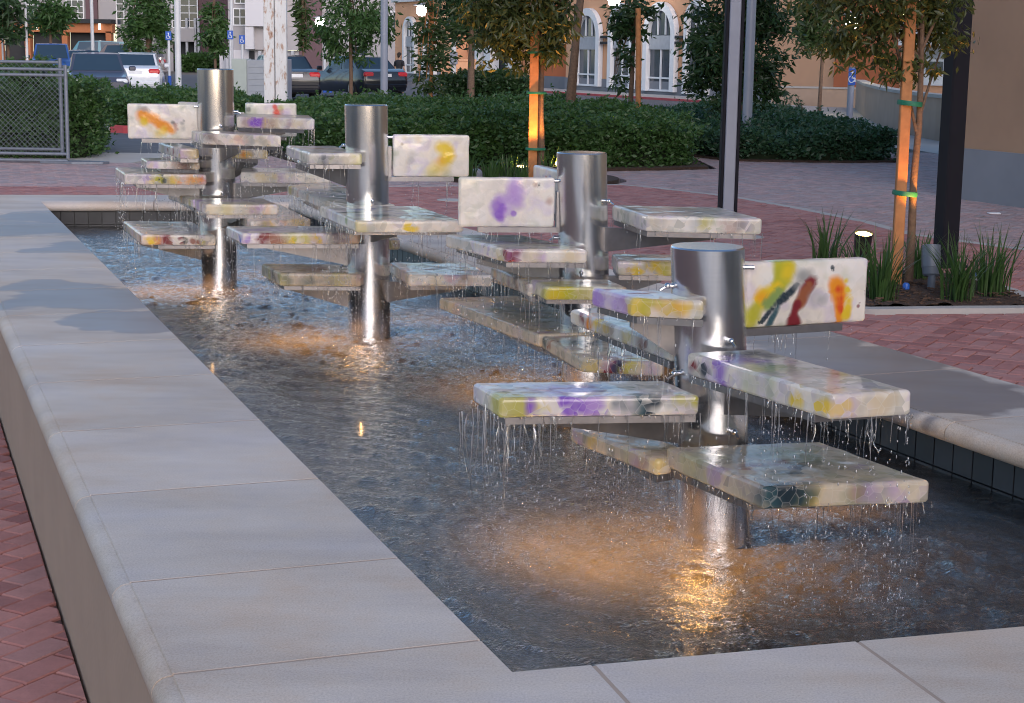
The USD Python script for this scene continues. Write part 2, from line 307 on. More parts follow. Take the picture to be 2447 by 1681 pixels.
def paving(name, area, bed_mat, m, ang, seed, L=.2, Wd=.1, label=None, far=26.0, one_each=300):
    root = UsdGeom.Xform.Define(stage, f'/World/{name}').GetPrim(); root.SetCustomDataByKey('kind', 'structure')
    geoms = list(area.geoms) if hasattr(area, 'geoms') else [area]
    obj('joint_bed', cat([ext(g, GROUND_Z - .02, BED_Z + .010) for g in geoms if g.area > .05]), bed_mat, root)
    bricks = herringbone(area, L, Wd, ang, .007, seed, 0, True)
    big = []
    for q, t, dz, tl in bricks:
        px = pj(np.column_stack([q, np.zeros(len(q))])); inside = (px[:, 0] > -40) & (px[:, 0] < 2490) & (px[:, 1] > -20) & (px[:, 1] < 1720)
        x, y = px.T; ar = abs((x * np.roll(y, 1) - y * np.roll(x, 1)).sum()) / 2
        big.append(ar if inside.any() and (q[:, 1].min() > 2) else 0)
    order = np.argsort(-np.array(big)); vs, fs, ts, n = [], [], [], 0
    for k, b in enumerate(order):
        q, t, dz, tl = bricks[b]; v, f = brick_mesh(q, dz, tl, GROUND_Z)
        if k < one_each and big[b] > 0: tone_mesh('brick', v, f, np.full(len(v), t), m, root)
        else: vs.append(v); fs.append(f + n); ts.append(np.full(len(v), t)); n += len(v)
    tone_mesh('bricks', np.vstack(vs), np.vstack(fs), np.concatenate(ts), m, root, kind='stuff')
    return root
paving('red_brick_paving', red_area, grout_red, brick_red, math.radians(61.5), 5)
paving('grey_brick_paving', grey_area.intersection(sbox(-14, 10, 16, 30)), grout_grey, brick_grey, math.radians(61.5), 6)
stripe_v = stripe.intersection(sbox(-12, 9, 16, 30))
struct('pale_border_strip', ext(stripe_v if stripe_v.geom_type == 'Polygon' else max(stripe_v.geoms, key=lambda g: g.area), GROUND_Z, -.001), concrete_m)
struct('plaza_paving', ext(Polygon([(-9, -1.51), (9, -1.51), (9, -14), (-9, -14)]), GROUND_Z, -.003), concrete_m)  # unseen pale ground added behind the viewer, brightens the steel reflections
# driveway, parking asphalt, walk, kerbs
struct('asphalt_driveway', ext(Polygon([(-18, 26.6), (-5.3, 26.6), (-4.0, 34.2), (-18, 34.2)]), GROUND_Z - .02, -.012), asphalt_m)
struct('concrete_walk', ext(Polygon([(-16, 24.25), (-5.5, 24.25), (-5.25, 26.25), (-5.3, 26.58), (-16, 26.58)]), GROUND_Z - .02, -.004), concrete_m)
struct('parking_lot', ext(Polygon([(-40, 38.5), (9, 38.5), (6.5, 66), (-8, 99), (-60, 128), (-80, 100)]), GROUND_Z - .02, -.02), asphalt_m)
struct('concrete_apron', ext(apron, GROUND_Z - .02, .006), concrete_m)
struct('planting_soil', cat([ext(g, GROUND_Z - .02, .03) for g in (bed_main, bed_right, stake_bed.difference(bed_main.buffer(.02)))]), mulch_m)
kerb_pts = [P(205, 306), P(250, 312), P(272, 315)]; kerb2 = [P(272, 315), P(300, 316.5), P(420, 318)]
def kerb(name, line, w, h, m): struct(name, ext(LineString([tuple(q[:2]) for q in line]).buffer(w / 2, cap_style=2), GROUND_Z, h), m)
kerb('concrete_kerb', [P(150, 300), P(205, 306), P(250, 312), P(270, 315)], .16, .13, concrete_m)
kerb('red_kerb', [P(271, 315), P(300, 317), P(430, 321)], .16, .13, redpaint_m)

# ------------------------------------------------------------------ fountain basin
stone_nodes = {'g': ('geometry', {}), 'mp': ('mapping', {'rotation': (0, 0, math.radians(-20.3)), 'scale': (.9, 2.6, 3.0)}), 'n': ('noise_texture', {'scale': 1.6, 'detail': 5.0, 'roughness': .6, 'distortion': .2}),
    'r': ('rgb_ramp', {'ramp': [(.22, (.36, .30, .255)), (.5, (.46, .405, .36)), (.78, (.53, .48, .44))]}), 'o': ('object_info', {}),
    'nf': ('noise_texture', {'scale': 180.0, 'detail': 3.0}), 'b': ('bump', {'strength': .25, 'distance': .003}), 'ng': ('noise_texture', {'scale': 210.0, 'detail': 4.0, 'roughness': .75}), 'rg': ('rgb_ramp', {'ramp': [(.3, (.66, .64, .62)), (.5, (.98, .98, .98)), (.7, (1.22, 1.22, 1.22))]}),
    'nt': ('noise_texture', {'scale': 1.7, 'detail': 6.0, 'roughness': .7}), 'rt': ('rgb_ramp', {'ramp': [(.34, (1.0, .90, .80)), (.50, (1, 1, 1)), (.66, (.90, .93, 1.02))]}), 'mt': ('mix_color', {'blend_type': 'multiply', 'fac': .9}), 'mg': ('mix_color', {'blend_type': 'multiply', 'fac': .8}), 'ms': ('mix_color', {'blend_type': 'multiply', 'fac': .55}), 'so': ('rgb_ramp', {'ramp': [(0, (.80, .80, .80)), (1, (1.12, 1.08, 1.05))]}),
    'nd': ('noise_texture', {'scale': 2.6, 'detail': 3.0}), 'ds': ('vector_math', {'math_type': 'subtract', 'vector2': (.5, .5, .5)}), 'dk': ('vector_math', {'math_type': 'scale', 'scale': .75}), 'dp': ('vector_math', {'math_type': 'add'}),
    'p': ('principled_bsdf', {})}
stone_links = [('g.position', 'mp.vector'), ('mp.vector', 'n.vector'), ('n.fac', 'r.fac'), ('g.position', 'nf.vector'), ('nf.fac', 'b.height'), ('b.normal', 'p.normal'), ('g.position', 'ng.vector'), ('ng.fac', 'rg.fac'),
    ('g.position', 'nt.vector'), ('nt.fac', 'rt.fac'), ('r.color', 'mt.a'), ('rt.color', 'mt.b'), ('mt.result', 'mg.a'), ('rg.color', 'mg.b'), ('o.random', 'so.fac'), ('mg.result', 'ms.a'), ('so.color', 'ms.b'), ('g.position', 'nd.vector'), ('nd.color', 'ds.vector1'), ('ds.vector', 'dk.vector1'), ('g.position', 'dp.vector1'), ('dk.vector', 'dp.vector2')]
wet = []
for (px, py, r) in [(60, 545, .50), (120, 515, .35), (180, 545, .40), (205, 590, .30), (150, 690, .30), (200, 715, .34), (330, 760, .22), (360, 775, .20), (1950, 812, .26), (2050, 865, .36), (2180, 905, .34), (2260, 940, .30), (2120, 940, .3), (2320, 965, .20)]:
    wet.append((P(px, py, .5), r))
prev = None; nodes_w = []
for k, (c, r) in enumerate(wet):
    stone_nodes[f'wd{k}'] = ('vector_math', {'math_type': 'distance', 'vector2': tuple(map(float, c))}); stone_nodes[f'wr{k}'] = ('map_range', {'from_min': r * 1.10, 'from_max': r * .93, 'to_min': 0.0, 'to_max': 1.0, 'clamp': True})
    stone_links += [('dp.vector', f'wd{k}.vector1'), (f'wd{k}.value', f'wr{k}.value')]
    if prev is None: prev = f'wr{k}.result'
    else:
        stone_nodes[f'wm{k}'] = ('math', {'math_type': 'maximum'}); stone_links += [(prev, f'wm{k}.value1'), (f'wr{k}.result', f'wm{k}.value2')]; prev = f'wm{k}.value'
stone_nodes['wk'] = ('mix_color', {'blend_type': 'multiply', 'b': (.46, .45, .48)}); stone_nodes['wro'] = ('map_range', {'from_min': 0.0, 'from_max': 1.0, 'to_min': .68, 'to_max': .40, 'clamp': True})
stone_links += [(prev, 'wk.fac'), ('ms.result', 'wk.a'), ('wk.result', 'p.base_color'), (prev, 'wro.value'), ('wro.result', 'p.roughness')]
stone = mat('coping_stone', stone_nodes, stone_links, 'p.BSDF')
tile_m = toned('dark_pool_tile', [(0, (.008, .009, .012)), (1, (.022, .023, .027))], rough=.45, var=.3, bump=.05)
pool_floor_m = plain('pool_floor', (.050, .040, .028), .8, var=.3, scale=7)

basin = thing('fountain_basin', 'long raised rectangular fountain basin with pale stone coping', 'fountain')
obj('outer_wall', ext(Polygon(offset_quad(COPE + .028)).difference(Polygon(offset_quad(.03))), GROUND_Z, .433), wallconc_m, basin)
obj('basin_floor', sheet(Polygon(offset_quad(.05)), -.36), pool_floor_m, basin)
OUTQ, INQ = offset_quad(COPE), offset_quad(0.0)
def stone_piece(poly):
    if poly.exterior.is_ccw is False: poly = Polygon(list(poly.exterior.coords)[::-1])
    p2 = poly.buffer(-.0012, join_style=2); a = np.array(poly.exterior.coords)[:-1]; b = np.array(p2.exterior.coords)[:-1]
    if len(a) != len(b): return ext(poly, .437, .5)
    b = np.roll(b, -np.argmin(np.linalg.norm(b - a[0], axis=1)), 0)
    if np.linalg.norm(b - a, axis=1).max() > .05: b = np.roll(b[::-1], 1, 0)
    n = len(a); tri = trimesh.creation.triangulate_polygon(Polygon(a), engine='earcut')
    low = ext(poly, .437, .4955); i = np.arange(n); j = (i + 1) % n
    V = np.vstack([np.column_stack([a, np.full(n, .4955)]), np.column_stack([b, np.full(n, .5)])]); F = np.vstack([np.stack([i, j, n + j], 1), np.stack([i, n + j, n + i], 1)])
    return cat([low, trimesh.Trimesh(V, F, process=False), sheet(p2, .5)])
def side(k):
    a, b = QUAD[k], QUAD[(k + 1) % 4]; L = np.linalg.norm(b - a); t = (b - a) / L; return a, t, np.array([t[1], -t[0]]), L
JOINTS = {3: [], 0: [], 1: [], 2: []}
a, t, n_, L = side(3)                                   # left side runs D -> A
JOINTS[3] = [L - s for s in (.18, .752, 1.51, 2.275, 3.055, 3.825, 4.59, 5.36, 6.13, 6.90, 7.67, 8.44, 9.21)]
a, t, n_, L0 = side(0)
JOINTS[0] = [float((P(1422, 1594, .5)[:2] - a) @ t), float((P(2049, 1533, .5)[:2] - a) @ t), L0 - .18]
a, t, n_, L1 = side(1); JOINTS[1] = list(np.arange(.25, L1 - .3, .77))
a, t, n_, L2 = side(2); JOINTS[2] = list(np.arange(.3, L2 - .2, .72))
GAP = .007
obj('coping_mortar', ext(Polygon(offset_quad(COPE - .004)).difference(Polygon(offset_quad(.006))), .4375, .4994), plain('mortar', (.32, .25, .205), .9), basin)
for k in range(4):
    a, t, n_, L = side(k); js = sorted(JOINTS[k])
    for s0, s1 in zip(js, js[1:]):
        q = [a + t * (s0 + GAP / 2), a + t * (s0 + GAP / 2) + n_ * COPE, a + t * (s1 - GAP / 2) + n_ * COPE, a + t * (s1 - GAP / 2)]
        obj('coping_stone', stone_piece(Polygon(q)), stone, basin, smooth=20)
    kn = (k + 1) % 4; an, tn, nn, Ln = side(kn); jn = sorted(JOINTS[kn])[0]; jl = js[-1] if k != 3 else sorted(JOINTS[3])[-1]
    q = [an, an + tn * (jn - GAP / 2), an + tn * (jn - GAP / 2) + nn * COPE, OUTQ[kn], a + t * (jl + GAP / 2) + n_ * COPE, a + t * (jl + GAP / 2)]
    obj('coping_stone', stone_piece(Polygon(q)), stone, basin, smooth=20)
def nose(p0, p1, r=.033, z=.464):
    """A rounded strip of stone under the coping's edge."""
    an = np.linspace(-math.pi / 2, math.pi / 2, 9); d = (p1 - p0) / np.linalg.norm(p1 - p0); n = np.array([d[1], -d[0]])
    prof = [(-.02, -r)] + [(math.cos(x) * r, math.sin(x) * r) for x in an] + [(-.02, r)]
    V = np.vstack([[np.append(q + n * u, z + w) for u, w in prof] for q in (p0, p1)]); m = len(prof); i = np.arange(m); j = (i + 1) % m
    F = np.vstack([np.stack([i, j, m + j], 1), np.stack([i, m + j, m + i], 1), np.array([[0, k + 1, k] for k in range(1, m - 1)]), np.array([[m, m + k, m + k + 1] for k in range(1, m - 1)])])
    F = F[:, ::-1] if trimesh.Trimesh(V, F, process=False).volume < 0 else F
    return trimesh.Trimesh(V, F, process=False)
for k in range(4):
    a, t, n_, L = side(k); js = [-COPE + .0] + sorted(JOINTS[k]) + [L + COPE]
    for s0, s1 in zip(js, js[1:]):
        obj('coping_nose', nose(a + t * (s0 + .003) + n_ * (COPE + .006), a + t * (s1 - .003) + n_ * (COPE + .006)), stone, basin, smooth=40)
    if k in (1, 2):
        js = [.0] + sorted(JOINTS[k]) + [L]
        for s0, s1 in zip(js, js[1:]):
            obj('coping_nose', nose(a + t * (s1 - .003) - n_ * .004, a + t * (s0 + .003) - n_ * .004), stone, basin, smooth=40)
rng = np.random.default_rng(3)
for k, rows in ((1, 2), (2, 2)):
    a, t, n_, L = side(k); rz = math.atan2(t[1], t[0])
    for r in range(rows):
        for c in range(int(L / .1)):
            q = a + t * (c * .1 + .05) + n_ * .018; m = bx(q[0], q[1], .43 - .05 - r * .1, .094, .016, .094, rz)
            tone_mesh('pool_tile', np.array(m.vertices), np.array(m.faces), np.full(len(m.vertices), rng.random()), tile_m, basin)
tl = []
for k in range(4):
    a, t, n_, L = side(k); rz = math.atan2(t[1], t[0])
    q = a + t * L / 2 + n_ * .032; tl.append(bx(q[0], q[1], .03, L, .012, .80, rz))
tm = cat(tl); tone_mesh('tile_backing', np.array(tm.vertices), np.array(tm.faces), np.full(len(tm.vertices), .2), tile_m, basin)

# ------------------------------------------------------------------ the four glass and steel columns
WATER = .32
COLS = {1: dict(c=(-1.646, 9.378), top=1.522, lean=(-.005, 0)), 2: dict(c=(-.6725, 7.843), top=1.389, lean=(-.016, 0)), 3: dict(c=(.3017, 6.692), top=1.251, lean=(-.039, 0)), 4: dict(c=(.566, 4.506), top=1.131, lean=(-.046, 0))}
LABELS = {1: 'tallest steel column with glass slabs, at the far end of the basin by the gate', 2: 'steel column with glass slabs and a panel with one yellow patch', 3: 'steel column with glass slabs and a panel with a lilac flower patch', 4: 'nearest and lowest steel column, its glass panel marked yellow, black and orange'}
DRIPS = []                                              # (point on a slab's lower edge, strength)
SLABS = []
def axis_at(k, z):
    C_ = COLS[k]; f = (z - WATER) / (C_['top'] - WATER); return np.array([C_['c'][0] + C_['lean'][0] * f, C_['c'][1] + C_['lean'][1] * f])
R_COL = .099
def hull_slab(quad, z0, z1, r, seed, fine=.02, amp=.0018):
    p = Polygon(quad); q = np.array(p.buffer(-r, join_style=2).exterior.coords)[:-1]
    s = trimesh.creation.icosphere(1, r).vertices; pts = np.vstack([s + np.array([x, y, z]) for x, y in q for z in (z0 + r, z1 - r)])
    m = trimesh.convex.convex_hull(pts); v, f = trimesh.remesh.subdivide_to_size(m.vertices, m.faces, fine, max_iter=12); m = trimesh.Trimesh(v, f); m.merge_vertices()
    d = np.stack([meshkit.fbm(m.vertices * 16 + seed * 7.1 + o, 2, seed + o) - .5 for o in (0, 31, 57)], 1); m.vertices = m.vertices + d * amp * 2
    return m
def patch_points(o, eu, ev, ew, spec):
    return [(o + eu * s + ev * t_ + ew * .5, r, W[c], so, am) for (s, t_, r, c, *x) in spec for so, am in [((x + [.45, .95][len(x):])[:2])]]
def slab(k, z, BL, FL, FR, spec, th=.050, plate=True, name='', gusset=True, seed=0, drip=1.0, nozzle=False, cut=.2, tint=(1, 1, 1)):
    """A flat glass slab: three corners of its top as seen in the photograph, at the level z, on a steel plate."""
    sc = COLS[k]['prim']; bl, fl, fr = (P(*q, z)[:2] for q in (BL, FL, FR)); br = bl + fr - fl
    quad = [fl, fr, br, bl]
    if not Polygon(quad).exterior.is_ccw: quad = quad[::-1]
    o = np.array([*fl, z - th]); eu = np.array([*(fr - fl), 0]); ev = np.array([*(bl - fl), 0]); ew = np.array([0, 0, th])
    rx_ = random.Random(seed * 97 + k); c4 = [('cream', .55), ('cream', .5), ('cream', .6), ('grey', .3), ('olive', .5), ('lilac', .5), ('yellow', .45), ('teal', .35), ('orange', .3), ('maroon', .4)]
    spec = [(rx_.random(), rx_.random() if i_ % 2 else 0.0, rx_.uniform(.014, .040), *(lambda q_: (q_[0], .5, q_[1]))(rx_.choice(c4))) for i_ in range(14)] + list(spec)
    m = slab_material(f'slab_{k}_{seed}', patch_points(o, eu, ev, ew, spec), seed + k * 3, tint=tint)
    ax = axis_at(k, z)
    body = hull_slab(quad, z - th, z, .011, seed)
    g = obj('glass_slab', body, m, sc, smooth=50)
    c = np.mean(quad, 0); d = c - ax; d = d / (np.linalg.norm(d) + 1e-9)
    SLABS.append((k, z, th, np.array(quad), ax))
    pr = [(q - ax) @ d for q in quad]; span = max(pr) - min(pr)
    if plate:
        pq = []
        for q, u in zip(quad, pr):
            w = q - d * span * cut if u > np.mean(pr) else q
            pq.append(c + (w - c) * .985)
        pp = Polygon(pq).buffer(-.004, join_style=2)
        obj('support_plate', ext(pp, z - th - .019, z - th - .001), plate_steel, g)
        far = max(pr) * .72
        if gusset and far > R_COL + .03:
            n2 = np.array([-d[1], d[0]]) * .006; zt = z - th - .021
            A = [(R_COL - .01, zt), (far, zt), (far, zt - .018), (R_COL - .01, zt - .10)]
            V = np.array([[*(ax + d * u + s * n2), w] for s in (-1, 1) for u, w in A])
            obj('gusset', trimesh.convex.convex_hull(V), plate_steel, g)
    if nozzle:
        ang = math.atan2(d[1], d[0]); q0 = ax + d * (R_COL - .004); zz = z + .022
        nz = cat([cyl([*q0, zz], [*(q0 + d * .022), zz], .007, 10), cyl([*(q0 + d * .02), zz], [*(q0 + d * .040), zz - .012], .0045, 8), trimesh.creation.icosphere(1, .009).apply_translation([*(q0 + d * .02), zz])])
        obj('water_nozzle', nz, chrome, sc, smooth=40)
    if drip:
        q = np.array(quad); rg = np.random.default_rng(seed * 11 + k)
        for i in range(4):
            a_, b_ = q[i], q[(i + 1) % 4]; mid = (a_ + b_) / 2
            if np.linalg.norm(mid - ax) < R_COL + .04: continue
            Ln = np.linalg.norm(b_ - a_); front = (mid - c) @ np.array([0, -1.0]) > 0
            w_edge = 1.0 if front else .55
            for _ in range(int(Ln * 58 * drip * w_edge)):
                u = rg.random(); u = u if rg.random() < .5 else np.clip(rg.normal([.25, .6, .85][rg.integers(3)], .09), 0, 1)
                pt = a_ + (b_ - a_) * u
                if np.linalg.norm(pt - ax) < R_COL + .005: continue
                DRIPS.append((np.array([*(pt + (mid - c) / np.linalg.norm(mid - c) * .004), z - th + .004]), rg.random()))
    return g
def streak(col, pts, n=8, soft=.35, am=.95):
    """A band of colour through (s, t, radius) points."""
    p = np.array(pts, float); u = np.linspace(0, len(p) - 1, n); q = np.stack([np.interp(u, np.arange(len(p)), p[:, c]) for c in range(3)], 1)
    return [(a, b, r, col, soft, am) for a, b, r in q]
def panel(k, TL, TR, dL, dR, h, spec, th=.045, seed=0, bar=True, name=''):
    """An upright glass panel facing the viewer, clamped beside the column."""
    sc = COLS[k]['prim']; a, b = Y(*TL, dL), Y(*TR, dR); z1 = (a[2] + b[2]) / 2; z0 = z1 - h
    a2, b2 = a[:2], b[:2]; u = (b2 - a2) / np.linalg.norm(b2 - a2); n = np.array([-u[1], u[0]])
    if n[1] < 0: n = -n
    quad = [a2, b2, b2 + n * th, a2 + n * th]
    if not Polygon(quad).exterior.is_ccw: quad = quad[::-1]
    o = np.array([*a2, z0]); eu = np.array([*(b2 - a2), 0]); ev = np.array([0, 0, h]); ew = np.array([*(n * th * .2), 0])
    m = slab_material(f'panel_{k}_{seed}', patch_points(o, eu, ev, ew, spec), seed + k * 3, chunk=.22)
    g = obj('glass_panel', hull_slab(quad, z0, z1, .010, seed + 40), m, sc, smooth=50)
    ax = axis_at(k, (z0 + z1) / 2); near, fare = (a2, b2) if np.linalg.norm(a2 - ax) < np.linalg.norm(b2 - ax) else (b2, a2); d = (fare - near) / np.linalg.norm(fare - near); Ln = np.linalg.norm(fare - near)
    c0 = near + n * th / 2
    e = c0 + d * Ln * .80; s = ax
    zz = z0 - .012; nn = n * th * .48
    V = np.array([[*(q + sg * nn), w] for q in (c0 - d * .02, e) for sg in (-1, 1) for w in (zz - .010, zz + .0105)])
    obj('support_plate', trimesh.convex.convex_hull(V), plate_steel, g)
    q0 = c0 - d * .018; V = np.array([[*(q0 + sg * nn + dd * d), w] for dd in (-.010, .010) for sg in (-1, 1) for w in (z0 - .02, z1 - h * .28)])
    obj('side_bar', trimesh.convex.convex_hull(V), plate_steel, g)
    for w in (z0 + .02, z1 - h * .35): obj('bracket', cyl([*s, w], [*q0, w], .012, 8), plate_steel, g)
    V0 = ax + (near - ax) * .55; d0 = (near - ax); d0 = d0 / np.linalg.norm(d0); zt = z1 - .012
    obj('water_nozzle', cat([cyl([*(ax + d0 * (R_COL - .004)), zt], [*(ax + d0 * (R_COL + .02)), zt], .006, 8)]), chrome, sc)
    rg = np.random.default_rng(seed + 77 + k)
    for _ in range(int(Ln * 60)):
        uu = rg.choice([rg.random(), np.clip(rg.normal(.75, .08), 0, 1), np.clip(rg.normal(.3, .06), 0, 1)]); pt = a2 + (b2 - a2) * uu + n * th * rg.random()
        DRIPS.append((np.array([*pt, z0 - .02]), rg.random() * .8))
    return g

for k, C_ in COLS.items():
    b0 = np.array([*axis_at(k, -.06), -.06]); t0 = np.array([*axis_at(k, C_['top']), C_['top']])
    C_['prim'] = thing('glass_and_steel_column', LABELS[k], 'fountain sculpture', group='glass columns of the fountain')
    an = np.arange(64) * 2 * np.pi / 64; ring = np.stack([np.cos(an), np.sin(an)], 1) * R_COL
    zs = [-.36] + list(np.linspace(.3, C_['top'] - .004, 6)) + [C_['top']]; zs[0] = .17 if k == 3 else -.36; rr = [1] * 7 + [.965]
    V = np.vstack([np.column_stack([axis_at(k, z) + ring * r, np.full(64, z)]) for z, r in zip(zs, rr)]); i = np.arange(64); j = (i + 1) % 64
    F = np.vstack([np.vstack([np.stack([q * 64 + i, q * 64 + j, q * 64 + 64 + j], 1), np.stack([q * 64 + i, q * 64 + 64 + j, q * 64 + 64 + i], 1)]) for q in range(7)])
    obj('steel_pipe', (V, F), steel, C_['prim'], smooth=35)
    if k == 3: obj('pipe_foot', cyl([*axis_at(k, -.36), -.36], [*axis_at(k, .169), .169], R_COL * 1.01, 32), pool_floor_m, C_['prim'], smooth=40)  # added dull sleeve, hides lamp glints on the submerged pipe
    top = np.column_stack([axis_at(k, C_['top']) + ring * .965, np.full(64, C_['top'])]); V = np.vstack([top, [[*axis_at(k, C_['top']), C_['top']]]])
    obj('cap', (V, np.stack([i, j, np.full(64, 64)], 1)), steel, C_['prim'])

def zat(px, py, d): return float(Y(px, py, d)[2])
# --- column 4, nearest
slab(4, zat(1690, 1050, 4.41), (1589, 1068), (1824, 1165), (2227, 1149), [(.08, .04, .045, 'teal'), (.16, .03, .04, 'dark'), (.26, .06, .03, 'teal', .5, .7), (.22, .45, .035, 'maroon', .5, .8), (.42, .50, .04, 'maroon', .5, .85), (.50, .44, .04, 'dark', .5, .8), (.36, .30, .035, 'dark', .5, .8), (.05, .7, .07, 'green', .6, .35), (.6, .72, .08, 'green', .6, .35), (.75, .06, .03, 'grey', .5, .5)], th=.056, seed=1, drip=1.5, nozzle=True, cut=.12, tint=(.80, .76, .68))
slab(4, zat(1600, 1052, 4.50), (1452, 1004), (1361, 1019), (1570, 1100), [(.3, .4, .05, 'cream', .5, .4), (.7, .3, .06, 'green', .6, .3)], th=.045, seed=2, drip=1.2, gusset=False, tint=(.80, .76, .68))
slab(4, zat(1616, 912, 4.46), (1128, 914), (1194, 952), (1674, 946), [(.0, .1, .05, 'olive', .4, .75), (.10, .02, .035, 'olive', .4, .7), (.17, .05, .035, 'olive', .4, .5), (.165, .0, .024, 'purple'), (.36, .0, .022, 'purple'), (.43, .0, .026, 'purple'), (.48, .05, .022, 'lilac'), (.36, .5, .06, 'lilac', .6, .8), (.50, .5, .05, 'purple', .6, .55), (.62, .5, .05, 'teal', .6, .6), (.72, .5, .03, 'teal', .6, .6), (.60, .0, .022, 'grey'), (.70, .02, .03, 'teal'), (.78, .0, .022, 'dark'), (.74, .0, .02, 'dark'), (.99, .0, .018, 'olive'), (.90, .0, .018, 'olive', .4, .5)], th=.052, seed=3, drip=1.3, nozzle=True, cut=.02)
slab(4, zat(1713, 832, 4.42), (1640, 842), (1986, 945), (2183, 933), [(.03, .05, .028, 'yellow', .35, .9), (-.06, .22, .030, 'yellow', .35, .9), (.12, .0, .02, 'yellow', .4, .6), (.0, .40, .03, 'green', .5, .4), (.0, .74, .035, 'purple', .4, .8), (.3, .85, .05, 'purple', .6, .7), (.40, .72, .05, 'purple', .6, .6), (.02, .87, .026, 'dark'), (.05, .96, .022, 'maroon'), (.55, .93, .05, 'dark', .6, .75), (.80, .86, .05, 'dark', .6, .7), (.35, .55, .055, 'green', .6, .7), (.75, .40, .06, 'brown', .7, .3), (.8, .06, .03, 'grey', .5, .3)], th=.060, seed=4, drip=1.2, nozzle=True, cut=.10)
slab(4, zat(1674, 714, 4.41), (1408, 687), (1510, 713), (1692, 721), [(.05, .35, .04, 'lilac', .4, .6), (-.1, .75, .03, 'purple', .4, .8), (.05, .8, .045, 'lilac', .6, .7), (.4, .55, .05, 'lilac', .7, .5), (.12, .02, .032, 'yellow', .45, .75), (.24, .0, .026, 'olive', .4, .7), (.5, .0, .03, 'yellow', .5, .7), (.62, .0, .026, 'orange', .6, .4), (.7, .0, .022, 'yellow', .5, .6)], th=.050, seed=5, drip=1.0, nozzle=True, cut=.05)
slab(4, zat(1600, 826, 4.52), (1435, 733), (1362, 740), (1603, 828), [(.20, .0, .028, 'orange', .35, .95), (.28, .02, .026, 'yellow', .4, .9), (.10, .02, .02, 'maroon', .4, .8), (.16, .15, .02, 'red', .4, .6), (.38, .0, .02, 'yellow', .6, .5)], th=.045, seed=6, drip=.9, gusset=False)
panel(4, (1790, 622), (2077, 624), 4.50, 4.66, .178,
      streak('olive', [(.28, .97, .034), (.29, .80, .030), (.24, .62, .022)], 5) + [(.33, .86, .022, 'yellow', .5, .8)] + streak('yellow', [(.24, .62, .020), (.14, .50, .026), (.10, .38, .024)], 5, .4) + [(.11, .46, .020, 'orange', .6, .6)]
      + streak('green', [(.27, .56, .016), (.20, .42, .022), (.15, .32, .016)], 6, .4, .8) + streak('olive', [(.06, .26, .020), (.03, .10, .026)], 3, .4, .85)
      + streak('dark', [(.43, .70, .008), (.36, .56, .012), (.27, .40, .012), (.17, .22, .010), (.11, .08, .007)], 14, .3) + streak('teal', [(.24, .28, .010), (.18, .04, .012)], 6, .3, .85) + streak('grey', [(.42, .78, .016), (.50, .76, .020), (.40, .64, .014)], 5, .5, .6)
      + streak('maroon', [(.52, .68, .016), (.47, .56, .017)], 4, .4, .95) + streak('brown', [(.50, .62, .012), (.45, .46, .017), (.41, .32, .016)], 8, .4) + streak('maroon', [(.40, .34, .014), (.37, .16, .014), (.38, .03, .022)], 7, .3)
      + [(.56, .42, .028, 'grey', .4, .45), (.62, .36, .018, 'grey', .4, .4)] + streak('orange', [(.72, .62, .024), (.75, .48, .024), (.76, .30, .018), (.76, .08, .016)], 9) + streak('red', [(.75, .52, .012), (.76, .30, .012), (.77, .20, .010)], 4, .5, .8) + streak('yellow', [(.81, .64, .008), (.84, .28, .014), (.82, .12, .016)], 6, .4)
      + streak('dark', [(.70, .90, .006), (.705, .84, .004)], 3, .3, .85) + streak('maroon', [(.955, .48, .004), (.93, .24, .006)], 5, .3, .75), seed=7)
# --- column 3
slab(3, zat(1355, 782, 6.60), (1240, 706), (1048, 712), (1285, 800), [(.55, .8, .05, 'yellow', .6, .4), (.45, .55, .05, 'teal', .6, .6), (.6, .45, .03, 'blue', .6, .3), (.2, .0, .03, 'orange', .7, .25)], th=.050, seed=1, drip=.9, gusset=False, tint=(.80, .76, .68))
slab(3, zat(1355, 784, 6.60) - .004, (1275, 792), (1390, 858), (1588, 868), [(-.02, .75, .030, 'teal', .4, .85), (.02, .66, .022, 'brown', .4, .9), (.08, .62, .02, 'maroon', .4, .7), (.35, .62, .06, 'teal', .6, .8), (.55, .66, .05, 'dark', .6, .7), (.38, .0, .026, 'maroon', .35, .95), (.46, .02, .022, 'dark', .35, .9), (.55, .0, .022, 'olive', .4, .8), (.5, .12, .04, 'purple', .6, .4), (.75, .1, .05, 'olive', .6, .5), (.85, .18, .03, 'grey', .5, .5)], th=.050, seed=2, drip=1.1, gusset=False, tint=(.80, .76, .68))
slab(3, zat(1400, 664, 6.60), (1264, 667), (1302, 686), (1500, 687), [(.10, .0, .05, 'olive', .4, .7), (.20, .0, .036, 'yellow', .4, .9), (.28, .02, .04, 'olive', .4, .8), (.45, .0, .05, 'olive', .4, .5), (.2, .45, .06, 'olive', .6, .6), (.65, .5, .06, 'teal', .6, .5), (.35, .6, .05, 'cream', .5, .5)], th=.050, seed=3, drip=1.0, gusset=False, nozzle=True, cut=.1)
slab(3, zat(1400, 664, 6.66) - .006, (1282, 640), (1172, 637), (1262, 680), [(.3, .5, .05, 'grey', .6, .35)], th=.048, seed=4, drip=.9, gusset=False)
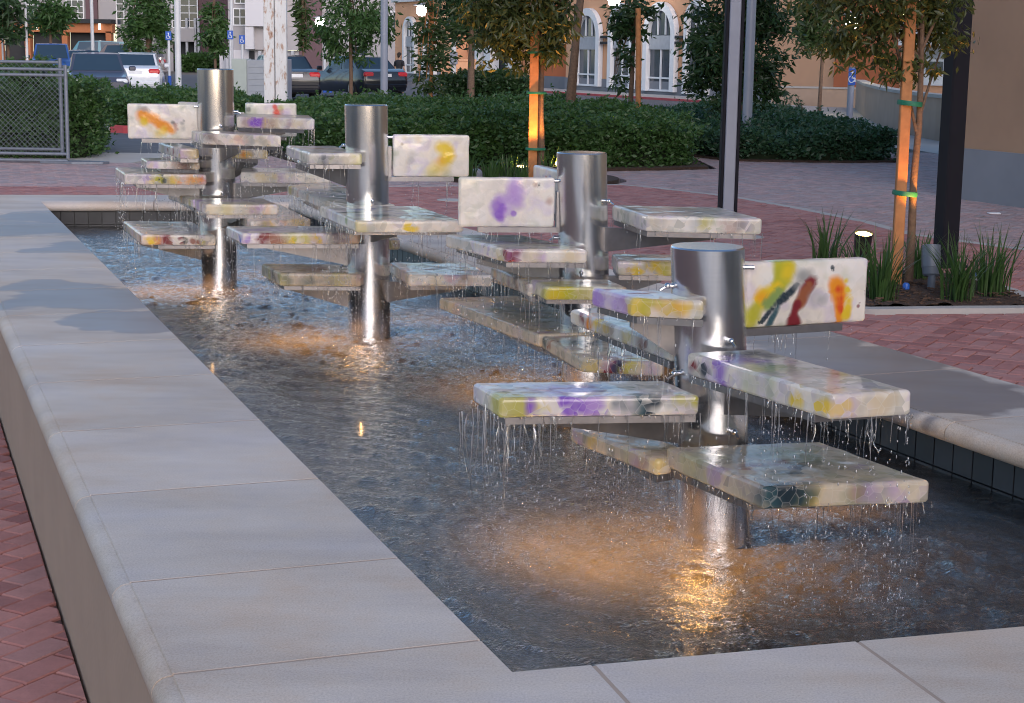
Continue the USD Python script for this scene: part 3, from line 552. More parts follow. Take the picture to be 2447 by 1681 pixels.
slab(3, zat(1385, 590, 6.59), (1063, 560), (1208, 596), (1407, 598), [(.0, .0, .034, 'maroon', .4, .9), (.06, .0, .02, 'lilac', .5, .7), (.11, .0, .028, 'maroon', .4, .95), (-.03, .25, .022, 'purple', .5, .6), (.35, .45, .045, 'purple', .7, .5), (.55, .5, .05, 'grey', .7, .5), (.3, .7, .04, 'teal', .7, .4), (.75, .4, .05, 'brown', .7, .3), (.0, .12, .03, 'yellow', .6, .4)], th=.052, seed=5, drip=1.1, nozzle=True, cut=.06)
panel(3, (1097, 425), (1327, 425), 6.62, 6.66, .194, [(.58, .84, .030, 'lilac', .5, .75), (.60, .70, .034, 'lilac', .5, .75), (.55, .60, .03, 'lilac', .6, .6), (.60, .50, .03, 'lilac', .5, .65), (.45, .50, .032, 'lilac', .5, .85), (.40, .40, .028, 'purple', .5, .7), (.42, .26, .022, 'purple', .4, .85), (.46, .36, .018, 'purple', .3, .9), (.44, .18, .018, 'purple', .4, .7), (.52, .30, .02, 'lilac', .4, .6), (.57, .25, .012, 'purple', .3, .8), (.80, .86, .012, 'brown', .4, .6), (.84, .88, .008, 'dark', .3, .7), (.95, .55, .016, 'brown', .5, .5), (.70, .95, .02, 'cream', .6, .5)], seed=6)
slab(3, zat(1462, 492, 6.69), (1462, 490), (1544, 516), (1824, 523), [(.5, .5, .06, 'grey', .7, .3), (.1, .6, .04, 'teal', .7, .35)], th=.060, seed=7, drip=.6, nozzle=True, cut=.02)
slab(3, zat(1463, 612, 6.69), (1462, 606), (1476, 625), (1650, 628), [(.28, .0, .026, 'yellow', .4, .9), (.52, .0, .024, 'yellow', .5, .9), (.62, .0, .02, 'olive', .5, .7), (.08, .0, .02, 'cream', .5, .5), (.9, .0, .03, 'olive', .5, .5)], th=.055, seed=8, drip=.6)
panel(3, (1274, 398), (1332, 405), 7.15, 6.80, .18, [(.55, .72, .016, 'red', .4, .9), (.72, .74, .022, 'blue', .4, .8), (.85, .6, .02, 'dark', .4, .6)], seed=9)
# --- column 2
panel(2, (940, 322), (1122, 323.5), 7.86, 7.92, .194, [(.62, .70, .026, 'yellow', .5, .9), (.70, .68, .028, 'yellow', .45, .95), (.74, .54, .028, 'yellow', .45, .95), (.68, .42, .030, 'yellow', .45, .95), (.62, .36, .024, 'orange', .6, .4), (.55, .18, .03, 'yellow', .6, .6), (.66, .22, .03, 'yellow', .6, .5), (.50, .06, .03, 'olive', .6, .4), (.24, .5, .018, 'grey', .5, .35), (.22, .35, .018, 'grey', .5, .35), (.10, .78, .008, 'dark', .4, .6)], seed=1)
slab(2, zat(830, 361, 7.80), (683, 348), (738, 366), (866, 367), [(.26, .0, .026, 'grey', .4, .85), (.2, .0, .018, 'dark', .5, .5), (.7, .0, .03, 'grey', .6, .3)], th=.052, seed=2, drip=1.0, nozzle=True, cut=.05)
slab(2, zat(827, 486, 7.84), (789, 435), (686, 443), (830, 500), [(.4, .2, .04, 'grey', .6, .3), (.72, .1, .02, 'red', .5, .5), (.05, .0, .03, 'olive', .5, .5), (.5, .6, .05, 'blue', .7, .3)], th=.048, seed=3, drip=1.1, gusset=False)
slab(2, zat(895, 492, 7.74), (763, 492), (851, 528), (1108, 528), [(.15, .1, .05, 'green', .6, .5), (.3, .35, .06, 'teal', .6, .75), (.15, .55, .05, 'dark', .6, .6), (.35, .75, .05, 'blue', .6, .7), (.5, .0, .022, 'yellow', .35, .0), (.52, .0, .022, 'yellow', .35, .9), (.5, .03, .018, 'yellow', .35, .9), (-.04, .6, .02, 'purple', .5, .7), (-.02, .25, .022, 'green', .4, .8), (.16, .0, .03, 'grey', .5, .5), (.75, .4, .05, 'grey', .7, .3)], th=.050, seed=4, drip=1.2, nozzle=True, cut=.10)
slab(2, zat(838, 549, 7.80), (540, 540), (577, 558), (862, 558), [(-.05, .6, .03, 'lilac', .5, .5), (.02, .1, .03, 'blue', .4, .8), (.06, .0, .022, 'purple', .4, .7), (.19, .0, .030, 'maroon', .4, .95), (.25, .0, .028, 'brown', .5, .85), (.32, .0, .028, 'brown', .5, .7), (.42, .0, .018, 'yellow', .35, .9), (.445, .0, .016, 'olive', .35, .9), (.53, .0, .026, 'olive', .5, .8), (.63, .0, .022, 'yellow', .5, .8), (.3, .55, .06, 'purple', .7, .5), (.6, .5, .06, 'blue', .8, .4), (.12, .4, .05, 'lilac', .7, .5)], th=.050, seed=5, drip=1.0, cut=.03)
slab(2, zat(934, 634, 7.84), (930, 627), (978, 657), (1178, 658), [(.5, .5, .06, 'lilac', .8, .35), (.3, .0, .03, 'cream', .6, .4), (.7, .1, .03, 'cream', .6, .3)], th=.052, seed=6, drip=1.0)
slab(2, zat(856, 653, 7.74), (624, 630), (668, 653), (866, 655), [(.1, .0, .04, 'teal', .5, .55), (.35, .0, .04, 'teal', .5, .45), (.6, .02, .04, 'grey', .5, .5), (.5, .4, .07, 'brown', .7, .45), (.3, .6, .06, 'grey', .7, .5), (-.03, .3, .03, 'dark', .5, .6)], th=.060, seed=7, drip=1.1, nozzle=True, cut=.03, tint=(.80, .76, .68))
slab(2, zat(936, 573, 7.90), (925, 566), (930, 573), (956, 573), [], th=.048, seed=8, drip=.2, plate=False)
# --- column 1, farthest
panel(1, (303, 249), (471, 249), 9.33, 9.36, .190, [(.22, .68, .034, 'orange', .45, .95), (.30, .62, .030, 'orange', .45, .9), (.24, .48, .026, 'yellow', .45, .9), (.40, .55, .028, 'orange', .4, .95), (.48, .42, .030, 'orange', .4, .95), (.56, .34, .028, 'orange', .4, .95), (.63, .26, .024, 'orange', .4, .95), (.52, .22, .026, 'yellow', .5, .7), (.44, .12, .026, 'yellow', .5, .5), (.34, .3, .02, 'cream', .5, .5), (.18, .90, .02, 'grey', .4, .7), (.25, .84, .018, 'grey', .4, .7), (.31, .78, .014, 'grey', .4, .6), (.66, .48, .012, 'dark', .4, .7), (.70, .40, .014, 'maroon', .4, .7), (.71, .30, .012, 'maroon', .4, .7), (.78, .48, .012, 'grey', .4, .7), (.80, .56, .008, 'dark', .4, .7), (.79, .30, .014, 'grey', .5, .5)], seed=1)
panel(1, (423, 246), (476, 243), 9.52, 9.44, .15, [(.5, .7, .02, 'blue', .7, .2)], seed=2)
slab(1, zat(522, 311, 9.28), (455, 312), (485, 319), (674, 325), [(.6, .0, .03, 'grey', .5, .5), (.75, .0, .03, 'grey', .5, .5), (.5, .6, .05, 'purple', .7, .5), (-.05, .5, .02, 'purple', .5, .6), (.2, .0, .04, 'cream', .6, .4), (.35, .0, .03, 'cream', .6, .4)], th=.058, seed=3, drip=1.2, nozzle=True, cut=.06)
slab(1, zat(566, 277, 9.38), (563, 271), (566, 279), (752, 284), [(.27, .0, .030, 'purple', .35, .95), (.21, .0, .024, 'purple', .4, .9), (.8, .0, .04, 'cream', .6, .5), (.5, .0, .03, 'cream', .7, .3)], th=.060, seed=4, drip=1.0, nozzle=True, cut=.12)
panel(1, (587, 246), (709, 248), 9.72, 9.80, .19, [(.60, .72, .020, 'red', .4, .95), (.63, .56, .022, 'red', .4, .95), (.57, .86, .014, 'red', .4, .9), (.68, .84, .016, 'olive', .5, .6), (.71, .72, .014, 'brown', .5, .6), (.80, .7, .02, 'lilac', .6, .5), (.05, .8, .014, 'dark', .4, .6)], seed=5)
slab(1, zat(474, 350, 9.36), (378, 341), (429, 356), (476, 356), [(-.08, .30, .028, 'maroon', .45, .85), (-.1, .55, .022, 'brown', .45, .8), (.0, .05, .02, 'olive', .5, .6), (-.1, .8, .03, 'cream', .5, .6), (.5, .0, .03, 'grey', .6, .4)], th=.055, seed=6, drip=1.0)
slab(1, zat(475, 383, 9.38), (336, 377), (350, 386), (478, 389), [(.08, .0, .02, 'cream', .5, .6), (.0, .3, .02, 'blue', .5, .4), (.3, .5, .04, 'grey', .7, .3), (.2, .0, .015, 'lilac', .6, .4)], th=.040, seed=7, drip=.6)
slab(1, zat(485, 413, 9.28), (275, 400), (298, 416), (494, 418), [(.40, .0, .020, 'olive', .35, .9), (.45, .0, .018, 'dark', .35, .85), (.50, .0, .020, 'grey', .5, .6), (.62, .0, .026, 'yellow', .5, .8), (.70, .0, .02, 'orange', .5, .7), (.80, .0, .028, 'orange', .6, .75), (.92, .0, .026, 'orange', .6, .8), (.7, .4, .03, 'red', .7, .5), (.3, .5, .04, 'blue', .7, .3), (.15, .0, .03, 'grey', .6, .35)], th=.056, seed=8, drip=1.1, cut=.1)
slab(1, zat(460, 468, 9.36) , (430, 457), (402, 459), (462, 478), [], th=.045, seed=9, drip=.7, gusset=False)
slab(1, zat(530, 471, 9.28), (460, 474), (491, 489), (667, 489), [(-.02, .6, .04, 'lilac', .5, .7), (.0, .35, .03, 'maroon', .6, .45), (.1, .0, .03, 'cream', .6, .6), (.5, .6, .06, 'purple', .7, .5), (.6, .2, .05, 'olive', .8, .35), (.3, .0, .03, 'cream', .6, .5)], th=.056, seed=10, drip=1.3, nozzle=True, cut=.02)
slab(1, zat(570, 500, 9.38), (668, 488), (742, 523), (600, 530), [(.4, .4, .06, 'cream', .7, .4)], th=.050, seed=11, drip=.9, gusset=False)
slab(1, zat(500, 552, 9.29), (294, 528), (337, 561), (516, 563), [(.02, .05, .024, 'brown', .5, .7), (.08, .0, .02, 'cream', .5, .7), (.16, .0, .030, 'yellow', .45, .9), (.26, .0, .02, 'orange', .5, .6), (.35, .0, .024, 'maroon', .4, .95), (.41, .02, .02, 'maroon', .5, .7), (.57, .0, .018, 'maroon', .4, .9), (.62, .0, .014, 'dark', .4, .8), (.73, .0, .018, 'brown', .5, .8), (.3, .6, .05, 'grey', .7, .4), (-.06, .35, .02, 'olive', .5, .6), (.7, .45, .05, 'brown', .7, .4)], th=.056, seed=12, drip=1.0, cut=.12)
slab(1, zat(577, 404, 9.40), (578, 400), (575, 412), (790, 416), [(.5, .5, .05, 'grey', .8, .3), (.2, .0, .03, 'cream', .7, .4), (.5, .0, .04, 'grey', .7, .35)], th=.056, seed=13, drip=1.1, cut=.02)
slab(1, zat(562, 358, 9.40), (560, 352), (562, 359), (640, 360), [(.25, .0, .024, 'orange', .5, .8), (.4, .0, .02, 'yellow', .6, .5)], th=.048, seed=14, drip=.7)

# ------------------------------------------------------------------ water
foam_n, foam_l = {}, []
for k in COLS:
    foam_n[f'fd{k}'] = ('vector_math', {'math_type': 'distance', 'vector2': (float(axis_at(k, WATER)[0]), float(axis_at(k, WATER)[1]), WATER)}); foam_n[f'fr{k}'] = ('map_range', {'from_min': 1.7, 'from_max': .2, 'to_min': .0, 'to_max': .36, 'clamp': True}); foam_l += [('g.position', f'fd{k}.vector1'), (f'fd{k}.value', f'fr{k}.value')]
    if k > 1: foam_n[f'fx{k}'] = ('math', {'math_type': 'maximum'}); foam_l += [('fr1.result' if k == 2 else f'fx{k - 1}.value', f'fx{k}.value1'), (f'fr{k}.result', f'fx{k}.value2')]
foam_n['fa'] = ('math', {'math_type': 'multiply_add', 'value3': .05}); foam_l += [('fx4.value', 'fa.value1'), ('tr.result', 'fa.value2')]
water_m = mat('fountain_water', {**foam_n, 'g': ('geometry', {}), 'n': ('noise_texture', {'scale': 70.0, 'detail': 4.0, 'roughness': .65, 'distortion': .8}), 'b': ('bump', {'strength': .8, 'distance': .008}),
    'n2': ('noise_texture', {'scale': 2.2, 'detail': 3.0}), 'tr': ('map_range', {'from_min': .35, 'from_max': .65, 'to_min': .45, 'to_max': 1.0, 'clamp': True}),
    'f': ('fresnel', {'IOR': 1.36}), 'fm': ('math', {'math_type': 'multiply_add', 'value2': 1.35, 'value3': .04, 'use_clamp': True}), 't0': ('transparent_bsdf', {'color': (.70, .66, .58)}), 'rf': ('refraction_bsdf', {'color': (.72, .68, .58), 'roughness': .06, 'IOR': 1.2}), 't': ('mix_closure', {'fac': .80}), 'tl': ('translucent_bsdf', {'color': (.30, .245, .165)}), 'm0': ('mix_closure', {}), 'gl': ('glossy_bsdf', {'color': (1, 1, 1), 'roughness': .05}), 'm': ('mix_closure', {})},
    [('g.position', 'n.vector'), ('n.fac', 'b.height'), ('b.normal', 'f.normal'), ('b.normal', 'gl.normal'), ('g.position', 'n2.vector'), ('n2.fac', 'tr.value'), *foam_l, ('fa.value', 'm0.fac'), ('f.fac', 'fm.value1'), ('fm.value', 'm.fac'), ('b.normal', 'rf.normal'), ('t0.BSDF', 't.closure1'), ('rf.BSDF', 't.closure2'), ('t.closure', 'm0.closure1'), ('tl.BSDF', 'm0.closure2'), ('m0.closure', 'm.closure1'), ('gl.BSDF', 'm.closure2')], 'm.closure')
IN2 = offset_quad(.012)
nu, nv = 190, 760
U, Vv = np.meshgrid(np.linspace(0, 1, nu), np.linspace(0, 1, nv) ** 1.25)
A2, B2, C2, D2 = IN2
XY = (A2 * (1 - U[..., None]) * (1 - Vv[..., None]) + B2 * U[..., None] * (1 - Vv[..., None]) + C2 * U[..., None] * Vv[..., None] + D2 * (1 - U[..., None]) * Vv[..., None]).reshape(-1, 2)
rw = np.random.default_rng(12)
src = []
for (pt, s) in [DRIPS[i] for i in rw.choice(len(DRIPS), 150, replace=False)]: src.append((pt[:2] + rw.normal(0, .01, 2), .0007 + .0013 * rw.random(), 26 + 22 * rw.random(), .16))
for k in COLS: src.append((axis_at(k, WATER), .003, 30, .5))
H = np.zeros(len(XY))
for (c, amp, kf, dec) in src:
    d = np.linalg.norm(XY - c, axis=1); near = d < 1.6
    H[near] += amp * np.sin(d[near] * kf * 2.2 + c[0] * 50) * np.exp(-d[near] / (dec * 1.6))
dcol = np.min([np.linalg.norm(XY - axis_at(k, WATER), axis=1) for k in COLS], axis=0)
calm = np.clip(1 - dcol / 1.3, .25, 1)
ca, sa = math.cos(.9), math.sin(.9); q = np.stack([XY[:, 0] * ca + XY[:, 1] * sa, (-XY[:, 0] * sa + XY[:, 1] * ca) * .55], 1)
H += (meshkit.fbm(np.column_stack([q * 10, np.zeros(len(q))]), 3, 4) - .5) * .026 + (meshkit.fbm(np.column_stack([XY * 46, np.zeros(len(q))]), 3, 9) - .5) * .009 * calm
edge = np.minimum(np.minimum(U, 1 - U), np.minimum(Vv, 1 - Vv)).ravel(); H *= np.clip(edge / .004, .3, 1)
ii, jj = np.meshgrid(np.arange(nv - 1), np.arange(nu - 1), indexing='ij'); k0 = ii * nu + jj
Fq = np.stack([k0, k0 + 1, k0 + nu + 1, k0 + nu], -1).reshape(-1, 4)
struct('water', (np.column_stack([XY, WATER + H]), Fq), water_m, smooth=True)

drop_m = mat('falling_water', {'f': ('fresnel', {'IOR': 1.45}), 'fm': ('math', {'math_type': 'multiply_add', 'value2': 1.1, 'value3': .16, 'use_clamp': True}), 't': ('transparent_bsdf', {'color': (.93, .94, .95)}), 'gl': ('glossy_bsdf', {'color': (1, 1, 1), 'roughness': .05}), 'd': ('translucent_bsdf', {'color': (.9, .9, .9)}), 'm0': ('mix_closure', {'fac': .06}), 'm': ('mix_closure', {})},
    [('f.fac', 'fm.value1'), ('fm.value', 'm.fac'), ('t.BSDF', 'm0.closure1'), ('d.BSDF', 'm0.closure2'), ('m0.closure', 'm.closure1'), ('gl.BSDF', 'm.closure2')], 'm.closure')
rg = np.random.default_rng(21); strands, beads, impacts = [], [], []
ico = trimesh.creation.icosphere(0, 1.0); ico_v, ico_f = np.array(ico.vertices), np.array(ico.faces)
def surface_below(p):
    best = WATER
    for (k, z, th, quad, ax) in SLABS:
        if z < p[2] - .03 and z > best and Polygon(quad).contains(Point(p[0], p[1])): best = z
    return best
for (p, s) in DRIPS:
    zb = surface_below(p); drop = p[2] - zb
    if drop < .02: continue
    ln = min(drop, .008 + .13 * s ** 3.2 + (.12 if rg.random() < .10 else 0)); n = 6
    zs = np.linspace(0, -ln, n); w = rg.normal(0, .0012, (n, 2)).cumsum(0)
    pts = np.column_stack([p[0] + w[:, 0], p[1] + w[:, 1], p[2] + zs]); r0 = .0008 + .0012 * rg.random() ** 1.5
    strands.append(tube(pts, r0 * np.linspace(1.4, .35, n) * (.7 + .6 * rg.random(n)), 5))
    zc = ln
    while zc < drop - .01:
        zc += rg.exponential(.045) + .012
        if zc < drop and rg.random() < .6: beads.append((p[0] + rg.normal(0, .003), p[1] + rg.normal(0, .003), p[2] - zc, .0012 + .0016 * rg.random(), 1.6 + rg.random()))
    impacts.append((p[0], p[1], zb))
for (x, y, z) in impacts:
    for _ in range(rg.integers(0, 3) if z > WATER + .02 else rg.integers(1, 5)):
        beads.append((x + rg.normal(0, .035), y + rg.normal(0, .035), z + abs(rg.normal(0, .016)) + .002, .0010 + .0020 * rg.random() ** 2, 1.0))
HEAVY = [((1186, 985), 4.28, 46, .045, .30), ((1262, 1012), 4.22, 20, .05, .16), ((1985, 1010), 4.40, 12, .05, .14), ((2080, 1004), 4.5, 16, .07, .20), ((1720, 1190), 4.18, 10, .05, .12), ((1480, 820), 4.7, 12, .05, .14), ((1130, 655), 6.5, 10, .06, .14), ((800, 520), 7.7, 14, .06, .16), ((700, 318), 9.3, 10, .06, .2), ((330, 450), 9.2, 12, .07, .18)]
for (q, dpt, n_h, spread, lng) in HEAVY:
    c = Y(*q, dpt)
    for _ in range(int(n_h * .55)):
        p = c + np.array([rg.normal(0, spread), rg.normal(0, spread * .5), rg.normal(0, .006)]); ln = min(lng * rg.uniform(.4, 1.15), p[2] - WATER - .01); m_ = 9
        zs = -ln * np.linspace(0, 1, m_) ** 1.1; w = rg.normal(0, .0022, (m_, 2)).cumsum(0) + np.outer(np.linspace(0, 1, m_) ** 2, rg.normal(0, .010, 2))
        strands.append(tube(np.column_stack([p[0] + w[:, 0], p[1] + w[:, 1], p[2] + zs]), (.0008 + .0013 * rg.random()) * np.linspace(1.2, .3, m_) * (.5 + rg.random(m_)), 5))
        for _b in range(2): beads.append((p[0] + rg.normal(0, .012), p[1] + rg.normal(0, .012), max(WATER + .01, p[2] - ln - rg.exponential(.10)), .0012 + .0020 * rg.random(), 1.5))
    for _b in range(n_h * 3): r_ = rg.exponential(.05); a_ = rg.uniform(0, 6.28); beads.append((c[0] + r_ * math.cos(a_), c[1] + r_ * math.sin(a_), WATER + .006 + abs(rg.normal(0, .022)) * math.exp(-r_ * 8), .0012 + .0026 * rg.random() ** 2, 1.0))
bv = np.array(beads); BV = (ico_v[None] * np.stack([bv[:, 3], bv[:, 3], bv[:, 3] * bv[:, 4]], 1)[:, None] + bv[:, None, :3]).reshape(-1, 3)
BF = (ico_f[None] + (np.arange(len(bv)) * len(ico_v))[:, None, None]).reshape(-1, 3)
fw_ = obj('falling_water', cat(strands), drop_m, None, smooth=True, kind='stuff'); tag(fw_, 'thin streams of water running off the glass slabs', 'falling water')
dr_ = obj('water_drops', (BV, BF), drop_m, None, smooth=True, kind='stuff'); tag(dr_, 'drops and splashes of water around the glass slabs', 'water drops')

# submerged lamps, lit
lamp_glow = plain('lamp_lens', (.10, .06, .02), .5)
POOL_LAMPS = []
for k in (4, 3, 2, 1):
    for dg, ds in ((-50, .46), (135, .46)):
        a_ = axis_at(k, 0); v = -a_ / np.linalg.norm(a_); g_ = math.radians(dg); w_ = np.array([v[0] * math.cos(g_) - v[1] * math.sin(g_), v[0] * math.sin(g_) + v[1] * math.cos(g_)])
        POOL_LAMPS.append((a_ + w_ * ds, k))
LAMP_W = 8.5
lp = None
WHICH = {4: 'nearest, lowest column', 3: 'column with the lilac panel', 2: 'column with the yellow patch panel', 1: 'tallest, farthest column'}
for n_, (q, k) in enumerate(POOL_LAMPS):
    t = thing('submerged_lamp', f'lit lamp under the water {"left" if n_ % 2 == 0 else "right"} of the {WHICH[k]}', 'pool lamp', (q[0], q[1], -.25), group='lamps under the water')
    obj('lamp_body', lathe([(0, -.11), (.050, -.11), (.060, -.04), (.058, -.012), (0, -.012)], 20), black_m, t, smooth=40)
    obj('lens', lathe([(.046, -.011), (0, -.010)], 18), lamp_glow, t)
    L_ = UsdLux.SphereLight.Define(stage, str(t.GetPath()) + '/lamp_light'); L_.CreateRadiusAttr(.035); L_.CreateIntensityAttr(LAMP_W * (1.0 if n_ % 2 == 0 else .45)); L_.CreateNormalizeAttr(True); L_.CreateColorAttr(Gf.Vec3f(1.0, .55, .20)); L_.AddTranslateOp().Set(Gf.Vec3d(0, 0, .04))
    d = np.array([*(axis_at(k, .5) - q), 1.1]) if n_ % 2 == 0 else np.array([-.10, .35, 1.0]); L_.AddRotateXYZOp().Set(Gf.Vec3f(math.degrees(math.acos(-d[2] / np.linalg.norm(d))), 0, math.degrees(math.atan2(-d[0], d[1]))))
    sh = UsdLux.ShapingAPI.Apply(L_.GetPrim()); sh.CreateShapingConeAngleAttr(60.0 if n_ % 2 == 0 else 42.0); sh.CreateShapingConeSoftnessAttr(1.0)

# ------------------------------------------------------------------ planter by the fountain
obj_ = thing('planter', 'low planter of bark mulch with a pale concrete rim in the red paving', 'planter')
obj('rim', ext(planter_out.difference(planter_poly), GROUND_Z, .035), concrete_m, obj_, smooth=20)
pm = trimesh.creation.triangulate_polygon(planter_poly, engine='earcut', triangle_args=None)
v, f = trimesh.remesh.subdivide_to_size(np.column_stack([pm[0], np.zeros(len(pm[0]))]), pm[1], .05, max_iter=14)
v[:, 2] = .005 + .05 * meshkit.fbm(v * 6, 3, 2) + .02 * meshkit.fbm(v * 30, 2, 3)
mm = trimesh.Trimesh(v, f); mm.merge_vertices()
if mm.face_normals[:, 2].mean() < 0: mm.invert()
obj('mulch', mm, mulch_m, obj_, smooth=True)
rg = np.random.default_rng(8); x0, y0, x1, y1 = planter_poly.bounds; chips = []
while len(chips) < 500:
    q = np.array([rg.uniform(x0, x1), rg.uniform(y0, y1)])
    if planter_poly.contains(Point(q)):
        b = bx(0, 0, 0, rg.uniform(.02, .06), rg.uniform(.006, .015), .006); b.apply_transform(rot(rg.uniform(0, 6.28), [0, 0, 1]) @ rot(rg.normal(0, .3), [1, 0, 0])); b.apply_translation([*q, .045 + rg.uniform(0, .02)]); chips.append(b)
obj('bark_chips', cat(chips), plain('bark_chip', (.075, .042, .026), .9, var=.6, scale=25), obj_, kind='stuff')

def blades(n, h, spread, seed, w=.011, arch=.5):
    rg = np.random.default_rng(seed); Vs, Fs = [], []; k = 0
    for _ in range(n):
        a = rg.uniform(0, 6.283); L = h * rg.uniform(.55, 1.1); lean = rg.uniform(.05, arch) ; b = np.array([math.cos(a), math.sin(a), 0]); s = np.array([-b[1], b[0], 0]); base = b * rg.uniform(0, spread) + s * rg.normal(0, spread * .4)
        t = np.linspace(0, 1, 6); P_ = base + np.outer(t * L, [0, 0, 1]) * (1 - .25 * lean * t[:, None]) + np.outer(L * lean * t ** 2, b)
        ww = w * rg.uniform(.7, 1.3) * np.array([.7, 1, 1, .85, .5, .05]); fold = np.array([b * .25 for _ in t])
        V = np.vstack([P_ + s * ww[:, None] / 2, P_ - s * ww[:, None] / 2]); i = np.arange(5)
        F = np.vstack([np.stack([i, i + 1, i + 7], 1), np.stack([i, i + 7, i + 6], 1)]) + k; k += 12; Vs.append(V); Fs.append(F)
    return np.vstack(Vs), np.vstack(Fs)
GR = [((1972, 648), .42, 'clump of strap leaves left of the bright round uplight'), ((2105, 728), .46, 'tall clump of strap leaves at the left front of the planter'), ((2196, 680), .36, 'thin clump of strap leaves between the staked tree and the grey lamp'), ((2288, 728), .46, 'wide clump of strap leaves right of the grey lamp'), ((2366, 716), .48, 'rightmost tall clump of strap leaves in the planter'), ((2040, 690), .34, 'short clump of strap leaves under the bright round uplight')]
for n_, (q, h, lab) in enumerate(GR):
    p_ = P(*q); t = thing('strap_leaf_plant', lab, 'plant', (p_[0], p_[1], .03), group='strap leaved plants in the planter')
    obj('leaf', blades([55, 85, 40, 90, 75, 40][n_], h * 1.1, .10, 40 + n_, w=.013, arch=.75), leaf_grass, t)
for n_, (q, h) in enumerate([((1085, 432), .34), ((1120, 434), .36), ((1175, 437), .30), ((1215, 436), .34), ((1250, 440), .3), ((1310, 436), .42)]):
    p_ = P(*q); t = thing('strap_leaf_plant', ['leftmost small clump of strap leaves in the bed of the orange lit staked tree', 'clump of strap leaves just right of the grey dome light', 'short clump of strap leaves right of the dome light', 'clump of strap leaves before the small orange uplight', 'clump of strap leaves at the left of the orange lit stake', 'bright lit clump of strap leaves right of the orange lit stake'][n_], 'plant', (p_[0], p_[1], .03), group='strap leaved plants at the staked tree')
    obj('leaf', blades(40, h, .10, 60 + n_, w=.02), leaf_grass, t)

lens_on = glow('uplight_lens', (1.0, .62, .22), 5.0)
def light(parent, loc, w, r=.03, col=(1.0, .38, .07), aim=None, cone=32.0):
    L_ = UsdLux.SphereLight.Define(stage, str(parent.GetPath()) + '/lamp_light'); L_.CreateRadiusAttr(r); L_.CreateIntensityAttr(w); L_.CreateNormalizeAttr(True); L_.CreateColorAttr(Gf.Vec3f(*col)); L_.AddTranslateOp().Set(Gf.Vec3d(*map(float, loc)))
    if aim is not None:
        d = np.array(aim, float) - np.array(loc, float); L_.AddRotateXYZOp().Set(Gf.Vec3f(math.degrees(math.acos(-d[2] / np.linalg.norm(d))), 0, math.degrees(math.atan2(-d[0], d[1]))))
        sh = UsdLux.ShapingAPI.Apply(L_.GetPrim()); sh.CreateShapingConeAngleAttr(cone); sh.CreateShapingConeSoftnessAttr(.4)
p_ = P(2056, 628); t = thing('uplight', 'black can uplight with a bright lit lens behind the glass panel', 'uplight', (p_[0], p_[1], 0))
tilt = rot(.30, [1, 0, 0])
obj('can', moved(lathe([(.0, .03), (.062, .03), (.074, .26), (.072, .262), (.066, .245), (.0, .242)], 24), R=tilt), black_m, t, smooth=35)
obj('lens', moved(lathe([(.066, .247), (0.03, .252), (0, .254)], 24), R=tilt), lens_on, t, smooth=40)
obj('stem', cyl([0, 0, 0], [0, 0, .06], .02), black_m, t)
light(t, (0, -.08, .32), 6.0, aim=(.1, -1.6, 2.2))
p_ = P(2224, 705); t = thing('uplight', 'grey bullet uplight on a short stem seen from behind', 'uplight', (p_[0], p_[1], .03))
tilt = rot(-.22, [1, 0, 0])
obj('can', moved(lathe([(0, .10), (.045, .10), (.058, .115), (.062, .16), (.066, .165), (.066, .32), (.060, .322), (.058, .30), (0, .30)], 24), R=tilt), slate_m, t, smooth=35)
obj('stem', cyl([0, 0, -.02], [0, .0, .11], .027), slate_m, t)
obj('lens', moved(lathe([(.058, .301), (0, .302)], 20), R=tilt), lens_on, t)
light(t, (.0, .10, .40), 8.0, aim=(-.10, .26, 2.0), cone=44)
p_ = P(1246, 432); t = thing('uplight', 'small lit uplight at the left of the orange lit tree stake', 'uplight', (p_[0], p_[1], 0))
tilt = rot(.25, [1, 0, 0])
obj('can', moved(lathe([(.0, .0), (.06, .0), (.075, .20), (.07, .20), (.065, .185), (0, .184)], 18), R=tilt), black_m, t, smooth=35)
obj('lens', moved(lathe([(.066, .19), (0, .194)], 18), R=tilt), lens_on, t)
light(t, (-.05, -.30, .24), 20.0, aim=(.18, .05, 1.9), cone=44)
p_ = P(1330, 436); t = thing('uplight', 'half hidden lit uplight among bright leaves right of the orange lit stake', 'uplight', (p_[0], p_[1], 0))
obj('can', lathe([(.0, .0), (.06, .0), (.075, .20), (.07, .20), (.065, .185), (0, .184)], 18), black_m, t, smooth=35)
obj('lens', lathe([(.066, .19), (0, .194)], 18), lens_on, t)
light(t, (0, 0, .24), 16.0, aim=(-.35, .1, 2.0), cone=45)

